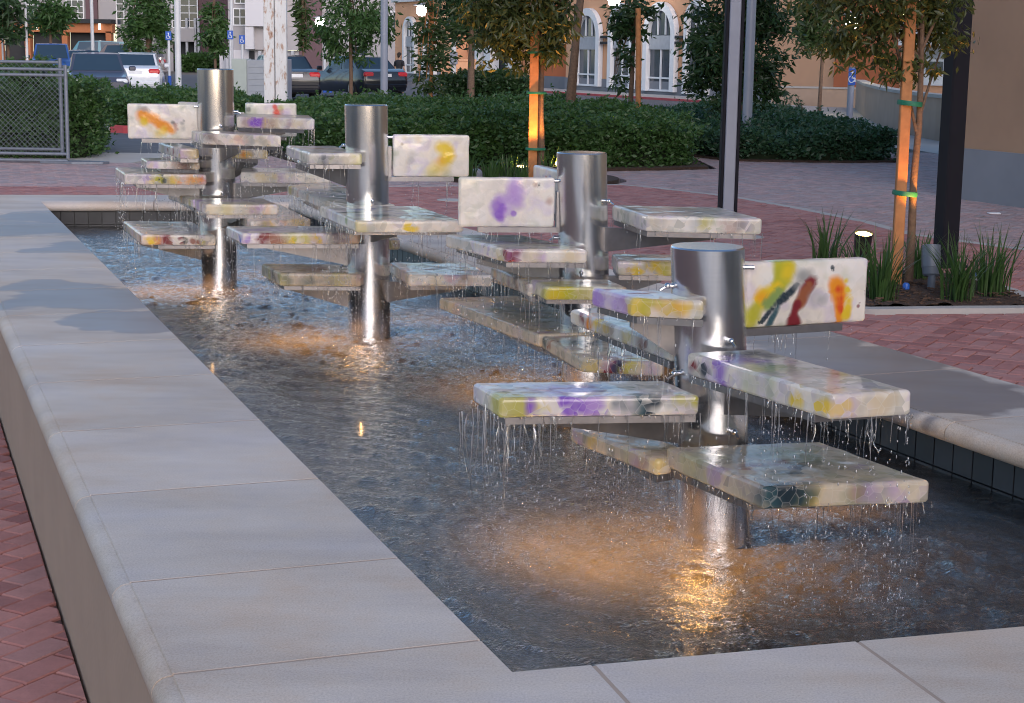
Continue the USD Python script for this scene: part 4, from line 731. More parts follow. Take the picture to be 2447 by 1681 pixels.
p_ = P(1138, 431); t = thing('dome_light', 'small grey dome light standing in the paving behind the glass panels', 'path light', (p_[0], p_[1], 0))
obj('dome', lathe([(.0, .0), (.078, .0), (.078, .09)] + [(.078 * math.cos(x), .09 + .062 * math.sin(x)) for x in np.linspace(.1, 1.55, 8)] + [(0, .153)], 24), pole_grey, t, smooth=40)
for q, lab in [((1782, 567), 'pale round cover set in the red paving behind the nearest column'), ((1080, 479), 'pale round cover set in the red paving behind the lilac panel')]:
    p_ = P(*q); tag(obj('ground_cover', lathe([(0, -.02), (.17, -.02), (.17, .004), (.16, .007), (0, .007)], 28, (p_[0], p_[1], 0)), concrete_m, None, smooth=20), lab, 'ground cover')
for q, r, lab in [((2164, 708), .024, 'small bright blue cap lying on the mulch below the grey lamp'), ((2330, 676), .022, 'small blue cap among the strap leaves at the right')]:
    p_ = P(*q); tag(obj('blue_cap', lathe([(0, .0), (r, .0), (r * 1.05, .03), (r * .7, .042), (0, .045)], 16, (p_[0], p_[1], .05)), plain('blue_plastic' + str(r)[-1], (.02, .10, .42), .4), None, smooth=40), lab, 'bottle cap')
p_ = P(2375, 512); m = rbox(0, 0, 0, .13, .09, .012, .004); m.vertices += .012 * meshkit.fbm(m.vertices * 30, 2, 1)[:, None]; m.apply_translation([p_[0], p_[1], .004])
tag(obj('paper_scrap', m, plain('paper', (.7, .7, .72), .8)), 'white scrap of paper on the grey paving by the wall', 'litter')

# ------------------------------------------------------------------ stucco building and posts at the right
stucco = plain('tan_stucco', (.34, .205, .13), .9, var=.13, scale=.9, bump=.25, bscale=150)
base_grey = plain('grey_base_render', (.20, .205, .23), .85, var=.08, scale=1.5, bump=.2, bscale=150)
t = thing('stucco_building', 'plain tan stucco building corner with a grey base at the right edge', 'building')
obj('wall', ext(wall_poly, .60, 9.0), stucco, t); obj('base_band', ext(wall_poly.buffer(.03, join_style=2), GROUND_Z, .60), base_grey, t)
p_ = P(2257, 637); t = thing('square_post', 'heavy black square post in front of the stucco building', 'post', (p_[0], p_[1], 0), rz=20)
obj('shaft', rbox(0, 0, 3.5, .15, .15, 7.0, .012), pole_dark, t); obj('base_plate', rbox(0, 0, .01, .26, .26, .02, .004), pole_dark, t)
p_ = P(1737, 524); t = thing('lamp_post', 'square lamp post with a grey face and black flanges behind the glass slabs', 'lamp post', (p_[0], p_[1], 0), rz=0)
obj('shaft', rbox(0, -.02, 3.5, .112, .14, 7.0, .008), pole_grey, t)
for s in (-1, 1): obj('flange', rbox(s * .074, .0, 3.5, .034, .17, 7.0, .006), pole_dark, t)
obj('base_plate', rbox(0, 0, .012, .26, .26, .024, .004), pole_dark, t)
p_ = P(1782, 371); t = thing('lamp_post', 'slim round grey post on a flanged foot at the edge of the juniper bed', 'lamp post', (p_[0], p_[1], 0))
obj('shaft', cyl([0, 0, .03], [0, 0, 7], .083, 18, .07), pole_grey, t, smooth=40); obj('foot', lathe([(0, .0), (.20, .0), (.20, .05), (.12, .10), (.085, .22), (0, .22)], 20), pole_grey, t, smooth=40)
def ada_sign(name, px, ytop, ybase, depth, wpx, lab, sign_y, sw, sh, pole_m, blue_foot=None, r=.03, grp=None):
    base = Y(px, ybase, depth); t = thing(name, lab, 'sign', (base[0], base[1], 0), group=grp)
    top = zat(px, ytop, depth); obj('post', cyl([0, 0, 0], [0, 0, top], r, 10), pole_m, t, smooth=40)
    if blue_foot: obj('blue_sleeve', cyl([0, 0, 0], [0, 0, blue_foot], r * 1.45, 10), sign_blue, t, smooth=40)
    zc = zat(px, sign_y, depth); pl = obj('sign_plate', rbox(0, -r - .012, zc, sw, .012, sh, .004), sign_blue, t)
    s = sh / .42
    sym = cat([cyl([0, -r - .020, zc + .12 * s], [0, -r - .0185, zc + .12 * s], .028 * s, 10), bx(0, -r - .0195, zc + .03 * s, .03 * s, .002, .13 * s), bx(.03 * s, -r - .0195, zc - .03 * s, .09 * s, .002, .025 * s), bx(.075 * s, -r - .0195, zc - .08 * s, .025 * s, .002, .10 * s),
               tube([[.075 * s * math.cos(x) - .015 * s, -r - .0195, zc - .06 * s + .085 * s * math.sin(x)] for x in np.linspace(1.9, 5.9, 12)], .011 * s, 4)])
    obj('wheelchair_symbol', sym, sign_white, pl)
    return t
sign_blue = plain('sign_blue', (.02, .09, .42), .45); sign_white = plain('sign_white', (.75, .76, .78), .5)
ada_sign('parking_sign', 2028, 160, 318, 38.0, 18, 'grey post with a dark blue accessible parking sign beside the ramp wall', 184, .16, .36, pole_grey, r=.072)

# ramp walls
rl = LineString([tuple(q[:2]) for q in rampwall_line[2:]]); rlw = rl.buffer(.12, cap_style=2, single_sided=False)
t = thing('ramp_wall', 'curved tan concrete wall beside the ramp at the right', 'wall')
obj('wall', ext(rlw, GROUND_Z, .86), wallconc_m, t); obj('wall_cap', ext(rl.buffer(.15, cap_style=2), .86, .93), concrete_m, t)
q0, q1 = P(1845, 250), P(2052, 258)
t = thing('ramp_wall', 'straight far tan concrete wall behind the ramp', 'wall')
ls = LineString([q0[:2], q1[:2] + np.array([2.5, .2])]); obj('wall', ext(ls.buffer(.12, cap_style=2).buffer(0), GROUND_Z, .58), wallconc_m, t); obj('wall_cap', ext(ls.buffer(.15, cap_style=2), .58, .64), concrete_m, t)

# unseen masses added behind the viewer to darken the sides of the steel reflections
behind_m = plain('brown_render', (.15, .145, .16), .9, var=.1)
for n_, (x, y_, sx, sy, hh) in enumerate([(-24.5, -10, 21, 9, 9.0), (19.5, -9, 16, 15, 9.0)]):
    t = thing('plaza_building', ['added unseen grey building behind the viewer on the left', 'added unseen grey building behind the viewer on the right'][n_], 'building', (x, y_, 0))
    obj('wall', bx(0, 0, hh / 2, sx, sy, hh), behind_m, t); obj('parapet', bx(0, 0, hh + .15, sx + .3, sy + .3, .3), wallconc_m, t)
    for k in range(4): obj('window', rbox(-sx * .36 + k * sx * .24, sy / 2 + .01, 4.6, sx * .14, .06, 1.8, .02), black_m, t)

# ------------------------------------------------------------------ trees, hedges
def leaf_cloud(C, size, seed, droop=.5, aspect=.34):
    rg = np.random.default_rng(seed); n = len(C); d = rg.normal(0, 1, (n, 3)); d[:, 2] = d[:, 2] * .5 - droop; d /= np.linalg.norm(d, axis=1, keepdims=True)
    s = np.cross(d, rg.normal(0, 1, (n, 3))); s /= np.linalg.norm(s, axis=1, keepdims=True); L = size * rg.uniform(.6, 1.35, n)[:, None]; w = L * aspect * rg.uniform(.8, 1.2, n)[:, None]
    nn = np.cross(d, s)
    V = np.stack([C, C + d * L * .45 + s * w / 2 + nn * L * .05, C + d * L, C + d * L * .45 - s * w / 2 + nn * L * .05], 1).reshape(-1, 3); k = np.arange(n)[:, None] * 4
    return V, np.vstack([k + [0, 1, 2], k + [0, 2, 3]])
def crown_points(blobs, n, seed, clump=.16, ncl=90):
    rg = np.random.default_rng(seed); vol = np.array([b[1][0] * b[1][1] * b[1][2] for b in blobs]); out = []
    for b, w in zip(blobs, vol / vol.sum()):
        k = max(6, int(ncl * w)); d = rg.normal(0, 1, (k, 3)); d /= np.linalg.norm(d, axis=1, keepdims=True); cc = np.array(b[0]) + d * np.array(b[1]) * (rg.random((k, 1)) ** .45)
        m = int(n * w); c = cc[rg.integers(0, k, m)]; g = rg.normal(0, 1, (m, 3)) * np.array([1, 1, .8]) * clump * np.array(b[1]).mean() * 1.6
        out.append(c + g)
    return np.vstack(out)
def limbs(base, top, blobs, r0, seed, nb=7):
    rg = np.random.default_rng(seed); base, top = np.array(base, float), np.array(top, float); t = np.linspace(0, 1, 7)
    tr = base + np.outer(t, top - base) + np.column_stack([rg.normal(0, r0 * .25, (7, 2)) * (t[:, None] > 0), np.zeros(7)]); ms = [tube(tr, r0 * (1 - .65 * t), 8)]
    br = []
    for _ in range(nb):
        b = blobs[rg.integers(len(blobs))]; d = rg.normal(0, 1, 3); d /= np.linalg.norm(d); e = np.array(b[0]) + d * np.array(b[1]) * .75; u = rg.uniform(.45, .95); s = base + (top - base) * u
        mid = (s + e) / 2 + np.array([0, 0, .12 * np.linalg.norm(e - s)]); tt = np.linspace(0, 1, 5)[:, None]; pts = (1 - tt) ** 2 * s + 2 * tt * (1 - tt) * mid + tt ** 2 * e; br.append(tube(pts, r0 * .35 * (1 - .8 * np.linspace(0, 1, 5)) + .002, 5))
    return ms[0], cat(br)
def tree(lab, px, ybase, depth, crown, n, leaf, lm, seed, r0=.06, tm=None, droop=.5, name='tree', ztop=None, group=None, clump=.16, ncl=90, xtop=None, aspect=.34, trunk=True):
    """crown: list of (x, y, half width, half height) in the photograph, stood up at the tree's own distance."""
    base = Y(px, ybase, depth); k = depth / FPX; blobs = []; rg = np.random.default_rng(seed)
    for (cx_, cy_, rx, ry) in crown:
        q = Y(cx_, cy_, depth + rg.uniform(-.35, .35) * rx * k); blobs.append((q - np.array([base[0], base[1], 0]), (rx * k, rx * k * .9, ry * k)))
    t = thing(name, lab, 'tree', (base[0], base[1], 0), group=group)
    zt = ztop if ztop else max(b[0][2] + b[1][2] * .5 for b in blobs); xt = (Y(xtop, ybase, depth)[0] - base[0]) if xtop else 0
    if trunk:
        tr, br = limbs((0, 0, -.05), (xt, 0, zt), blobs, r0, seed); obj('trunk', tr, tm or bark, t, smooth=60); obj('limbs', br, tm or bark, t, smooth=60)
    obj('crown', leaf_cloud(crown_points(blobs, n, seed, clump, ncl), leaf, seed + 1, droop, aspect), lm, t)
    return t, base
# the two staked trees
p_ = P(2152, 690); D1 = float(p_[1])
t, b = tree('young tree with drooping leaves and a wooden stake in the planter at the right', 2170, 688, D1, [(2150, 40, 150, 95), (2040, 90, 100, 70), (2230, 60, 90, 100), (2150, 150, 75, 65), (2100, -60, 200, 80), (1990, 110, 60, 50), (2270, 20, 60, 90), (2120, 180, 45, 36), (2210, 150, 50, 50), (2050, 130, 60, 50), (2150, -230, 230, 150), (2120, -420, 190, 140)], 15000, .070, leaf_warm, 101, r0=.034, droop=.9, clump=.13, ncl=150, ztop=2.4)
st = thing('tree_stake', 'orange lit wooden stake with green ties beside the drooping tree at the right', 'tree stake', (p_[0] - .045, p_[1] - .03, 0))
obj('stake', rbox(0, 0, 1.15, .075, .06, 2.3, .006), stake_wood, st)
for zz in (zat(2150, 247, D1), zat(2146, 462, D1)): obj('tie', moved(lathe([(.0, -.017), (.088, -.017), (.091, 0), (.088, .017), (0, .017)], 18), (.035, .02, zz), R=rot(.10, [0, 1, 0])), green_tie, st, smooth=30)
p2 = P(1272, 430); D2 = float(p2[1])
t, b = tree('young tree with orange lit drooping leaves behind the second and third columns', 1290, 428, D2, [(1275, 40, 110, 80), (1190, 70, 75, 60), (1335, 50, 40, 80), (1270, 110, 60, 50), (1200, 0, 90, 60), (1320, 0, 50, 60), (1230, 130, 50, 36), (1160, 110, 50, 40), (1320, 120, 34, 36), (1270, -120, 150, 110), (1270, -260, 120, 90)], 11500, .12, leaf_warm, 102, r0=.05, droop=.9, clump=.14, ncl=120, ztop=2.9)
st = thing('tree_stake', 'tall orange lit wooden stake with green ties behind the lilac panel', 'tree stake', (p2[0], p2[1] - .05, 0))
obj('stake', rbox(0, 0, 1.4, .115, .09, 2.8, .008), stake_wood, st)
for yy in (126, 222, 356): obj('tie', lathe([(.0, -.015), (.13, -.015), (.134, 0), (.13, .015), (0, .015)], 14, (.035, .03, zat(1272, yy, D2))), green_tie, st, smooth=30)

def hedge(name, lab, poly, h, n, leaf, lm, seed, top_noise=.16, cat_='hedge', taper=.12):
    """A clipped bed of shrubs: a dark inner mass and many leaves over its top and sides."""
    rg = np.random.default_rng(seed); t = thing(name, lab, cat_)
    inner = poly.buffer(-.10).buffer(0)
    inner = inner if inner.geom_type == 'Polygon' else max(inner.geoms, key=lambda g: g.area)
    tri = trimesh.creation.triangulate_polygon(inner, engine='earcut'); v, f = trimesh.remesh.subdivide_to_size(np.column_stack([tri[0], np.zeros(len(tri[0]))]), tri[1], .45, max_iter=12)
    m = trimesh.Trimesh(v, f); m.merge_vertices(); v, f = np.array(m.vertices), np.array(m.faces); bd = inner.exterior
    def height(q):
        d = np.array([bd.distance(Point(*x)) for x in q]) if len(q) < 4000 else shapely.distance(shapely.points(q), bd)
        return h * (1 - top_noise * 2 * (meshkit.fbm(np.column_stack([q * 1.1, np.zeros(len(q))]), 3, seed) - .3)) * (.55 + .45 * np.clip(d / (taper * 3 + .05), 0, 1) ** .6)
    z = height(v[:, :2]); 
    if trimesh.Trimesh(np.column_stack([v[:, :2], z]), f).face_normals[:, 2].mean() < 0: f = f[:, ::-1]
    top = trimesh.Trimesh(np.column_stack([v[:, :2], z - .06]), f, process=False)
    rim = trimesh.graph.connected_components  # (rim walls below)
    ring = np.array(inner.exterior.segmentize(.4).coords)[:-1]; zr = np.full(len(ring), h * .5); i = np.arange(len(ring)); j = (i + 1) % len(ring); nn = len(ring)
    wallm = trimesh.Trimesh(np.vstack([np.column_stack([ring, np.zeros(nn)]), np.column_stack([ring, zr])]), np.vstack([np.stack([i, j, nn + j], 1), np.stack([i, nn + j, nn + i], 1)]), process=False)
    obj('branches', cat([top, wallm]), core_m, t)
    x0, y0, x1, y1 = poly.bounds; per = poly.exterior; yf = y0
    Q = np.column_stack([rg.uniform(x0, x1, n * 4), y0 + (y1 - y0) * rg.random(n * 4) ** 1.5]); Q = Q[shapely.contains_xy(poly, Q[:, 0], Q[:, 1])][:n]
    T = np.column_stack([Q, height(Q) + rg.normal(.0, .05, len(Q)) + .12 * np.maximum(rg.normal(0, 1, len(Q)) - 1.2, 0)]); ns = int(n * .75); s = rg.uniform(0, per.length, ns); pts = np.array([per.interpolate(x).coords[0] for x in s]); c = np.array(poly.centroid.coords[0])
    S = np.column_stack([pts + rg.normal(0, .09, (ns, 2)), h * .95 * rg.random(ns) ** .8]); keep = S[:, 1] < (y0 + y1) / 2 + (y1 - y0) * .25; S = S[keep]
    Cc = np.vstack([T, S]); Cc += .26 * (np.stack([meshkit.noise(Cc * 3.1, seed + o) for o in range(3)], 1) - .5)
    obj('leaves', leaf_cloud(Cc, leaf, seed + 5, -.35, .5), lm, t, kind='stuff')
    return t
hedge('shrub_bed', 'broad dark green clipped shrub bed behind the fountain', bed_main.buffer(-.35), .70, 105000, .075, leaf_hedge, 201, top_noise=.34)
hedge('shrub_bed', 'spreading juniper bed running back to the ramp at the right', bed_right.buffer(-.15), .48, 46000, .09, leaf_juniper, 202, top_noise=.35)
hp = Polygon([tuple(P(*q)[:2]) for q in [(168, 303), (250, 310), (300, 315), (430, 318), (600, 318), (625, 293), (420, 289), (176, 290)]])
hedge('shrub_bed', 'low green hedge along the driveway kerb before the parked cars', hp, .60, 34000, .09, leaf_hedge, 203)
hp = Polygon([(-8.6, 25.0), (-6.55, 24.9), (-6.3, 25.3), (-6.7, 27.2), (-7.2, 28.6), (-8.8, 29.0), (-11, 29), (-11, 25)])
hedge('shrub_bed', 'dark rounded hedge behind the chain link gate', hp, 1.16, 42000, .08, leaf_hedge, 204, top_noise=.3)
q0, q1 = P(1070, 244), P(1246, 246)
hedge('box_hedge', 'far boxy dark hedge on a red kerb left of the orange lit stake', Polygon([(q0[0], q0[1]), (q1[0], q1[1]), (q1[0] + .3, q1[1] + 2), (q0[0], q0[1] + 2)]), .85, 9000, .16, leaf_dark, 205, top_noise=.05)
kerb('red_kerb_far', [P(1000, 249), P(1120, 247), P(1250, 248)], .2, .14, redpaint_m)
q0, q1 = P(430, 172), P(555, 172)
hedge('box_hedge', 'far clipped hedge below the grey flats between two blue signs', Polygon([(q0[0], q0[1]), (q1[0], q1[1]), (q1[0], q1[1] + 2), (q0[0], q0[1] + 2)]), 1.05, 5000, .3, leaf_hedge, 206, top_noise=.05)
# weeds standing up out of the juniper bed
for n_, q in enumerate([(1885, 300), (1940, 318), (2050, 372), (2085, 380)]):
    b_ = P(*q); rg = np.random.default_rng(300 + n_); pts = []
    for s_ in range(5):
        a = rg.uniform(0, 6.28); e = np.array([math.cos(a) * .35, math.sin(a) * .3, 1.05 + rg.uniform(-.2, .1)]); pts.append(np.outer(np.linspace(.25, 1, 14), e) + rg.normal(0, .012, (14, 3)))
    t = thing('wild_sprig', ['first tall sprig above the juniper bed from the left', 'second tall sprig above the juniper bed from the left', 'bushy sprig leaning out of the front right of the juniper bed', 'rightmost low sprig at the tip of the juniper bed'][n_], 'plant', (b_[0], b_[1], [-.35, -.35, -.55, -.6][n_]))
    obj('stem', cat([tube(x, .008, 4) for x in pts]), bark, t); obj('leaf', leaf_cloud(np.repeat(np.vstack(pts), 3, 0), .12, 310 + n_, -.2, .3), leaf_juniper, t)

TREES = [
 ('dark tree crown cut by the left top corner of the photo', 20, 150, 60.0, [(5, 30, 60, 55), (30, 70, 40, 25)], 1600, .30, leaf_dark, 111, {}),
 ('round tree in front of the orange garages at the left', 122, 118, 78.0, [(120, 20, 48, 45), (100, 45, 35, 25), (140, 50, 36, 30), (122, 70, 30, 18)], 2200, .30, leaf_hedge, 112, dict(r0=.09)),
 ('tall dense tree behind the pale sedan', 354, 150, 70.0, [(350, 20, 52, 55), (330, 70, 40, 45), (372, 75, 38, 45), (345, 110, 36, 22)], 3600, .26, leaf_hedge, 113, dict(r0=.16)),
 ('slender tree before the grey flats, left of the white pole', 515, 160, 85.0, [(515, 30, 26, 40), (512, 85, 30, 40), (515, 120, 24, 20)], 1500, .32, leaf_hedge, 114, dict(r0=.08)),
 ('thin yellowish tree right of the weathered white post', 725, 180, 80.0, [(725, 20, 20, 40), (728, 80, 18, 30), (725, 110, 14, 14)], 700, .32, leaf_light, 115, dict(r0=.06)),
 ('full willow leaved tree above the black sedan', 838, 212, 55.0, [(845, 30, 75, 60), (800, 60, 45, 50), (890, 70, 45, 50), (835, 110, 55, 34), (870, 130, 30, 18)], 3800, .21, leaf_hedge, 116, dict(r0=.07, droop=.8)),
 ('thin sapling with sparse leaves left of the box hedge', 1030, 268, 30.5, [(1025, 90, 45, 40), (1040, 140, 48, 30), (1000, 170, 32, 22), (1060, 70, 34, 40), (1030, 200, 45, 22), (1028, 20, 30, 40)], 850, .14, leaf_light, 117, dict(r0=.045, droop=.4, tm='stake')),
 ('broad dark tree behind the orange lit staked tree', 1125, 205, 52.0, [(1130, 40, 80, 70), (1100, 90, 50, 40), (1170, 100, 55, 36), (1090, 20, 50, 50)], 3400, .22, leaf_dark, 118, dict(r0=.12)),
 ('leaning tree in front of the arched windows', 1508, 245, 31.0, [(1500, 40, 46, 40), (1482, 80, 40, 34), (1530, 80, 30, 40), (1503, 140, 36, 26), (1485, 190, 26, 24), (1520, 20, 40, 40)], 1300, .15, leaf_dark, 119, dict(r0=.055, droop=.5)),
 ('large leafy tree with low branches behind the slim grey post', 1775, 300, 30.0, [(1760, 40, 110, 60), (1720, 120, 80, 60), (1820, 110, 70, 70), (1690, 190, 60, 45), (1760, 200, 80, 50), (1830, 190, 50, 50), (1740, 245, 60, 24)], 6200, .15, leaf_dark, 120, dict(r0=.07, droop=.6)),
 ('small green tree in the raised bed before the orange wall', 1960, 212, 48.0, [(1960, 60, 55, 60), (1925, 100, 40, 45), (1995, 95, 38, 40), (1945, 20, 60, 40)], 2200, .20, leaf_light, 121, dict(r0=.06)),
]
for lab, px, yb, dep, cr, n, lf, lm, sd, kw in TREES:
    hi = [(c_[0], c_[1] - 135, c_[2] * 1.15, c_[3] * 1.6) for c_ in cr if c_[1] < 45]; cr = cr + hi; n = int(n * 1.75)
    if kw.get('tm') == 'stake': kw = {**kw, 'tm': stake_wood}
    tree(lab, px, yb, dep, cr, n, lf, lm, sd, **{'group': None, **kw})
for n_, (xa, ya, xb, yb, dep) in enumerate([(1350, 245, 1388, -10, 30.5), (1362, 250, 1382, 10, 30.8), (1528, 240, 1525, 20, 30.6)]):
    a, b = Y(xa, ya, dep), Y(xb, yb, dep); a[2] = 0
    t = thing('tree_stake', ['brown leaning stake left of the arched windows', 'thicker brown leaning stake beside it, left of the arched windows', 'straight reddish stake at the leaning tree before the arched windows'][n_], 'tree stake', (a[0], a[1], 0))
    obj('stake', cyl([0, 0, 0], b - a, .07 if n_ < 2 else .05, 10), stake_wood if n_ == 2 else bark, t, smooth=40)

# ------------------------------------------------------------------ gates, cabinet, posts
def gate(lab, yd, z0, z1, xr, xl, rails, seed, foot=False):
    t = thing('chain_link_gate', lab, 'gate', (0, yd, 0), group=None)
    r = .022
    for zz in rails: obj('rail', cyl([xl, 0, zz], [xr, 0, zz], r, 10), galv, t, smooth=40)
    obj('post', cyl([xr, 0, z0 - .03], [xr, 0, z1 + .06], r * 1.25, 12), galv, t, smooth=40)
    obj('post', cyl([xl, 0, z0 - .03], [xl, 0, z1 + .06], r * 1.25, 12), galv, t, smooth=40)
    ws = []; H_ = z1 - z0; sp = .075
    for k in range(int((xr - xl + H_) / sp)):
        for s in (1, -1):
            xa = xl - H_ + k * sp if s > 0 else xl + k * sp; pa, pb = np.array([xa, z0]), np.array([xa + s * H_, z1])
            ls = LineString([pa, pb]).intersection(sbox(xl, z0, xr, z1))
            if ls.is_empty or ls.length < .05: continue
            (ax_, az_), (bx_, bz_) = ls.coords[0], ls.coords[-1]; ws.append(cyl([ax_, .004 * s, az_], [bx_, .004 * s, bz_], .0017, 3))
    obj('wire_mesh', cat(ws), galv, t, kind='stuff')
    if foot:
        p = Polygon([(xr - .35, -.07), (xr + .1, -.16), (xr + .5, -.10), (xr + .55, .0), (xr + .1, .12), (xr - .3, .08)]).buffer(.03); obj('foot_plate', ext(p, .003, .035), galv, t, smooth=20)
    return t
g0 = Y(163, 385, 23.9); gz = lambda y, d: zat(120, y, d)
gate('front leaf of the chain link gate at the left edge, standing on a flat foot', 23.9, .10, gz(166, 23.9), float(g0[0]), float(g0[0]) - 2.4, (gz(384, 23.9), gz(368, 23.9), gz(166, 23.9), gz(180, 23.9)), 1, True)
gate('rear leaf of the chain link gate, just behind the front one', 24.25, .14, gz(149, 24.25), float(Y(150, 385, 24.25)[0]), float(g0[0]) - 2.4, (gz(357, 24.25), gz(149, 24.25)), 2)
cab_m = plain('cabinet_green_grey', (.33, .37, .34), .6, var=.05); cab_d = plain('cabinet_grey', (.26, .28, .31), .6, var=.06)
q = P(600, 262); kx = 46.0 / FPX
t = thing('utility_cabinet', 'grey green steel utility cabinet behind the tallest column', 'cabinet', (float(Y(624, 200, 46)[0]), 46.0, 0), rz=0)
obj('door_panel', rbox(-.52, -.02, .70, .40, .85, 1.32, .012), cab_m, t); obj('body', rbox(.05, 0, .69, .74, .80, 1.30, .012), cab_d, t); obj('side_box', rbox(.60, .02, .70, .34, .82, 1.34, .012), pole_grey, t)
for k in range(6): obj('louvre', rbox(.05, -.405, .35 + k * .16, .62, .012, .016, .003), cab_d, t)
obj('plinth', rbox(.02, 0, .02, 1.55, .86, .06, .01), concrete_m, t)
peel = mat('peeling_white_paint', {'g': ('geometry', {}), 'mp': ('mapping', {'scale': (3, 3, .9)}), 'n': ('noise_texture', {'scale': 3.5, 'detail': 8.0, 'roughness': .7}), 'r': ('rgb_ramp', {'ramp': [(.30, (.25, .12, .07)), (.40, (.42, .30, .24)), (.46, (.60, .60, .60)), (.8, (.70, .70, .71))]}), 'p': ('principled_bsdf', {'roughness': .7})},
    [('g.position', 'mp.vector'), ('mp.vector', 'n.vector'), ('n.fac', 'r.fac'), ('r.color', 'p.base_color')], 'p.BSDF')
dq = 33.0; x0, x1 = float(Y(632, 200, dq)[0]), float(Y(686, 200, dq)[0]); w = (x1 - x0)
t = thing('weathered_post', 'thick twin white post with peeling paint behind the fountain', 'post', ((x0 + x1) / 2, dq, 0))
obj('timber', rbox(-w * .27, 0, 2.0, w * .46, .16, 4.0, .01), peel, t); obj('timber', rbox(w * .25, .03, 2.0, w * .50, .16, 4.0, .01), peel, t)
def pole(lab, px, yb, dep, wpx, m, h=7.0, flange=False, box_=None):
    b = Y(px, yb, dep); r = wpx * dep / FPX / 2; t = thing('pole', lab, 'pole', (b[0], b[1], 0))
    obj('shaft', cyl([0, 0, 0], [0, 0, h], r, 12, r * .85), m, t, smooth=40); obj('foot', lathe([(0, 0), (r * 2, 0), (r * 2, .04), (r * 1.2, .1), (0, .1)], 14), m, t, smooth=30)
    if box_: zc = zat(px, box_, dep); obj('meter_box', rbox(0, -r - .05, zc, r * 3.2, .12, .42, .01), pole_grey, t)
    return t
pole('thin pale pole at the far left by the blue pickup', 66, 170, 60, 6.5, pole_white)
pole('pale pole left of centre of the parked cars, above the blue sedan', 222, 130, 85, 8.5, pole_white)
pole('pale grey pole standing in the low hedge', 428, 268, 43, 15, pole_white)
pole('grey round pole right of the black sedan', 918, 262, 38, 18, pole_grey)
pole('white pole with a grey box before the box hedge', 1084, 200, 62, 11.5, pole_white, box_=140)
pole('short thin pale pole at the left edge of the chain link gate', 8, 170, 62, 4.5, pole_white, h=2.1)
for n_, (px, yt, yb, dep, sy, bf) in enumerate([(405, 78, 178, 62, 86, .62), (552, 60, 178, 62, 84, .5), (580, 86, 178, 62, 95, .5)]):
    ada_sign('parking_sign', px, yt, yb, dep, 6, ['blue accessible parking sign on a white post right of the pale sedan', 'largest blue accessible parking sign left of the cabinet', 'smaller blue accessible parking sign above the cabinet'][n_], sy, .21, .31, pole_white, blue_foot=bf, r=.045, grp=None)
pole('tall thin white pole rising above the largest blue sign', 555, 178, 63, 8, pole_white)
for n_, px in enumerate((776, 789)):
    b = Y(px, 185, 66); t = thing('bollard', ['white post with a blue foot left of the black sedan', 'second white post with a blue foot, against the black sedan'][n_], 'bollard', (b[0], b[1], 0))
    obj('post', cyl([0, 0, 0], [0, 0, zat(px, 104, 66)], .05, 10), pole_white, t, smooth=40); obj('blue_sleeve', cyl([0, 0, 0], [0, 0, .75], .075, 10), sign_blue, t, smooth=40)

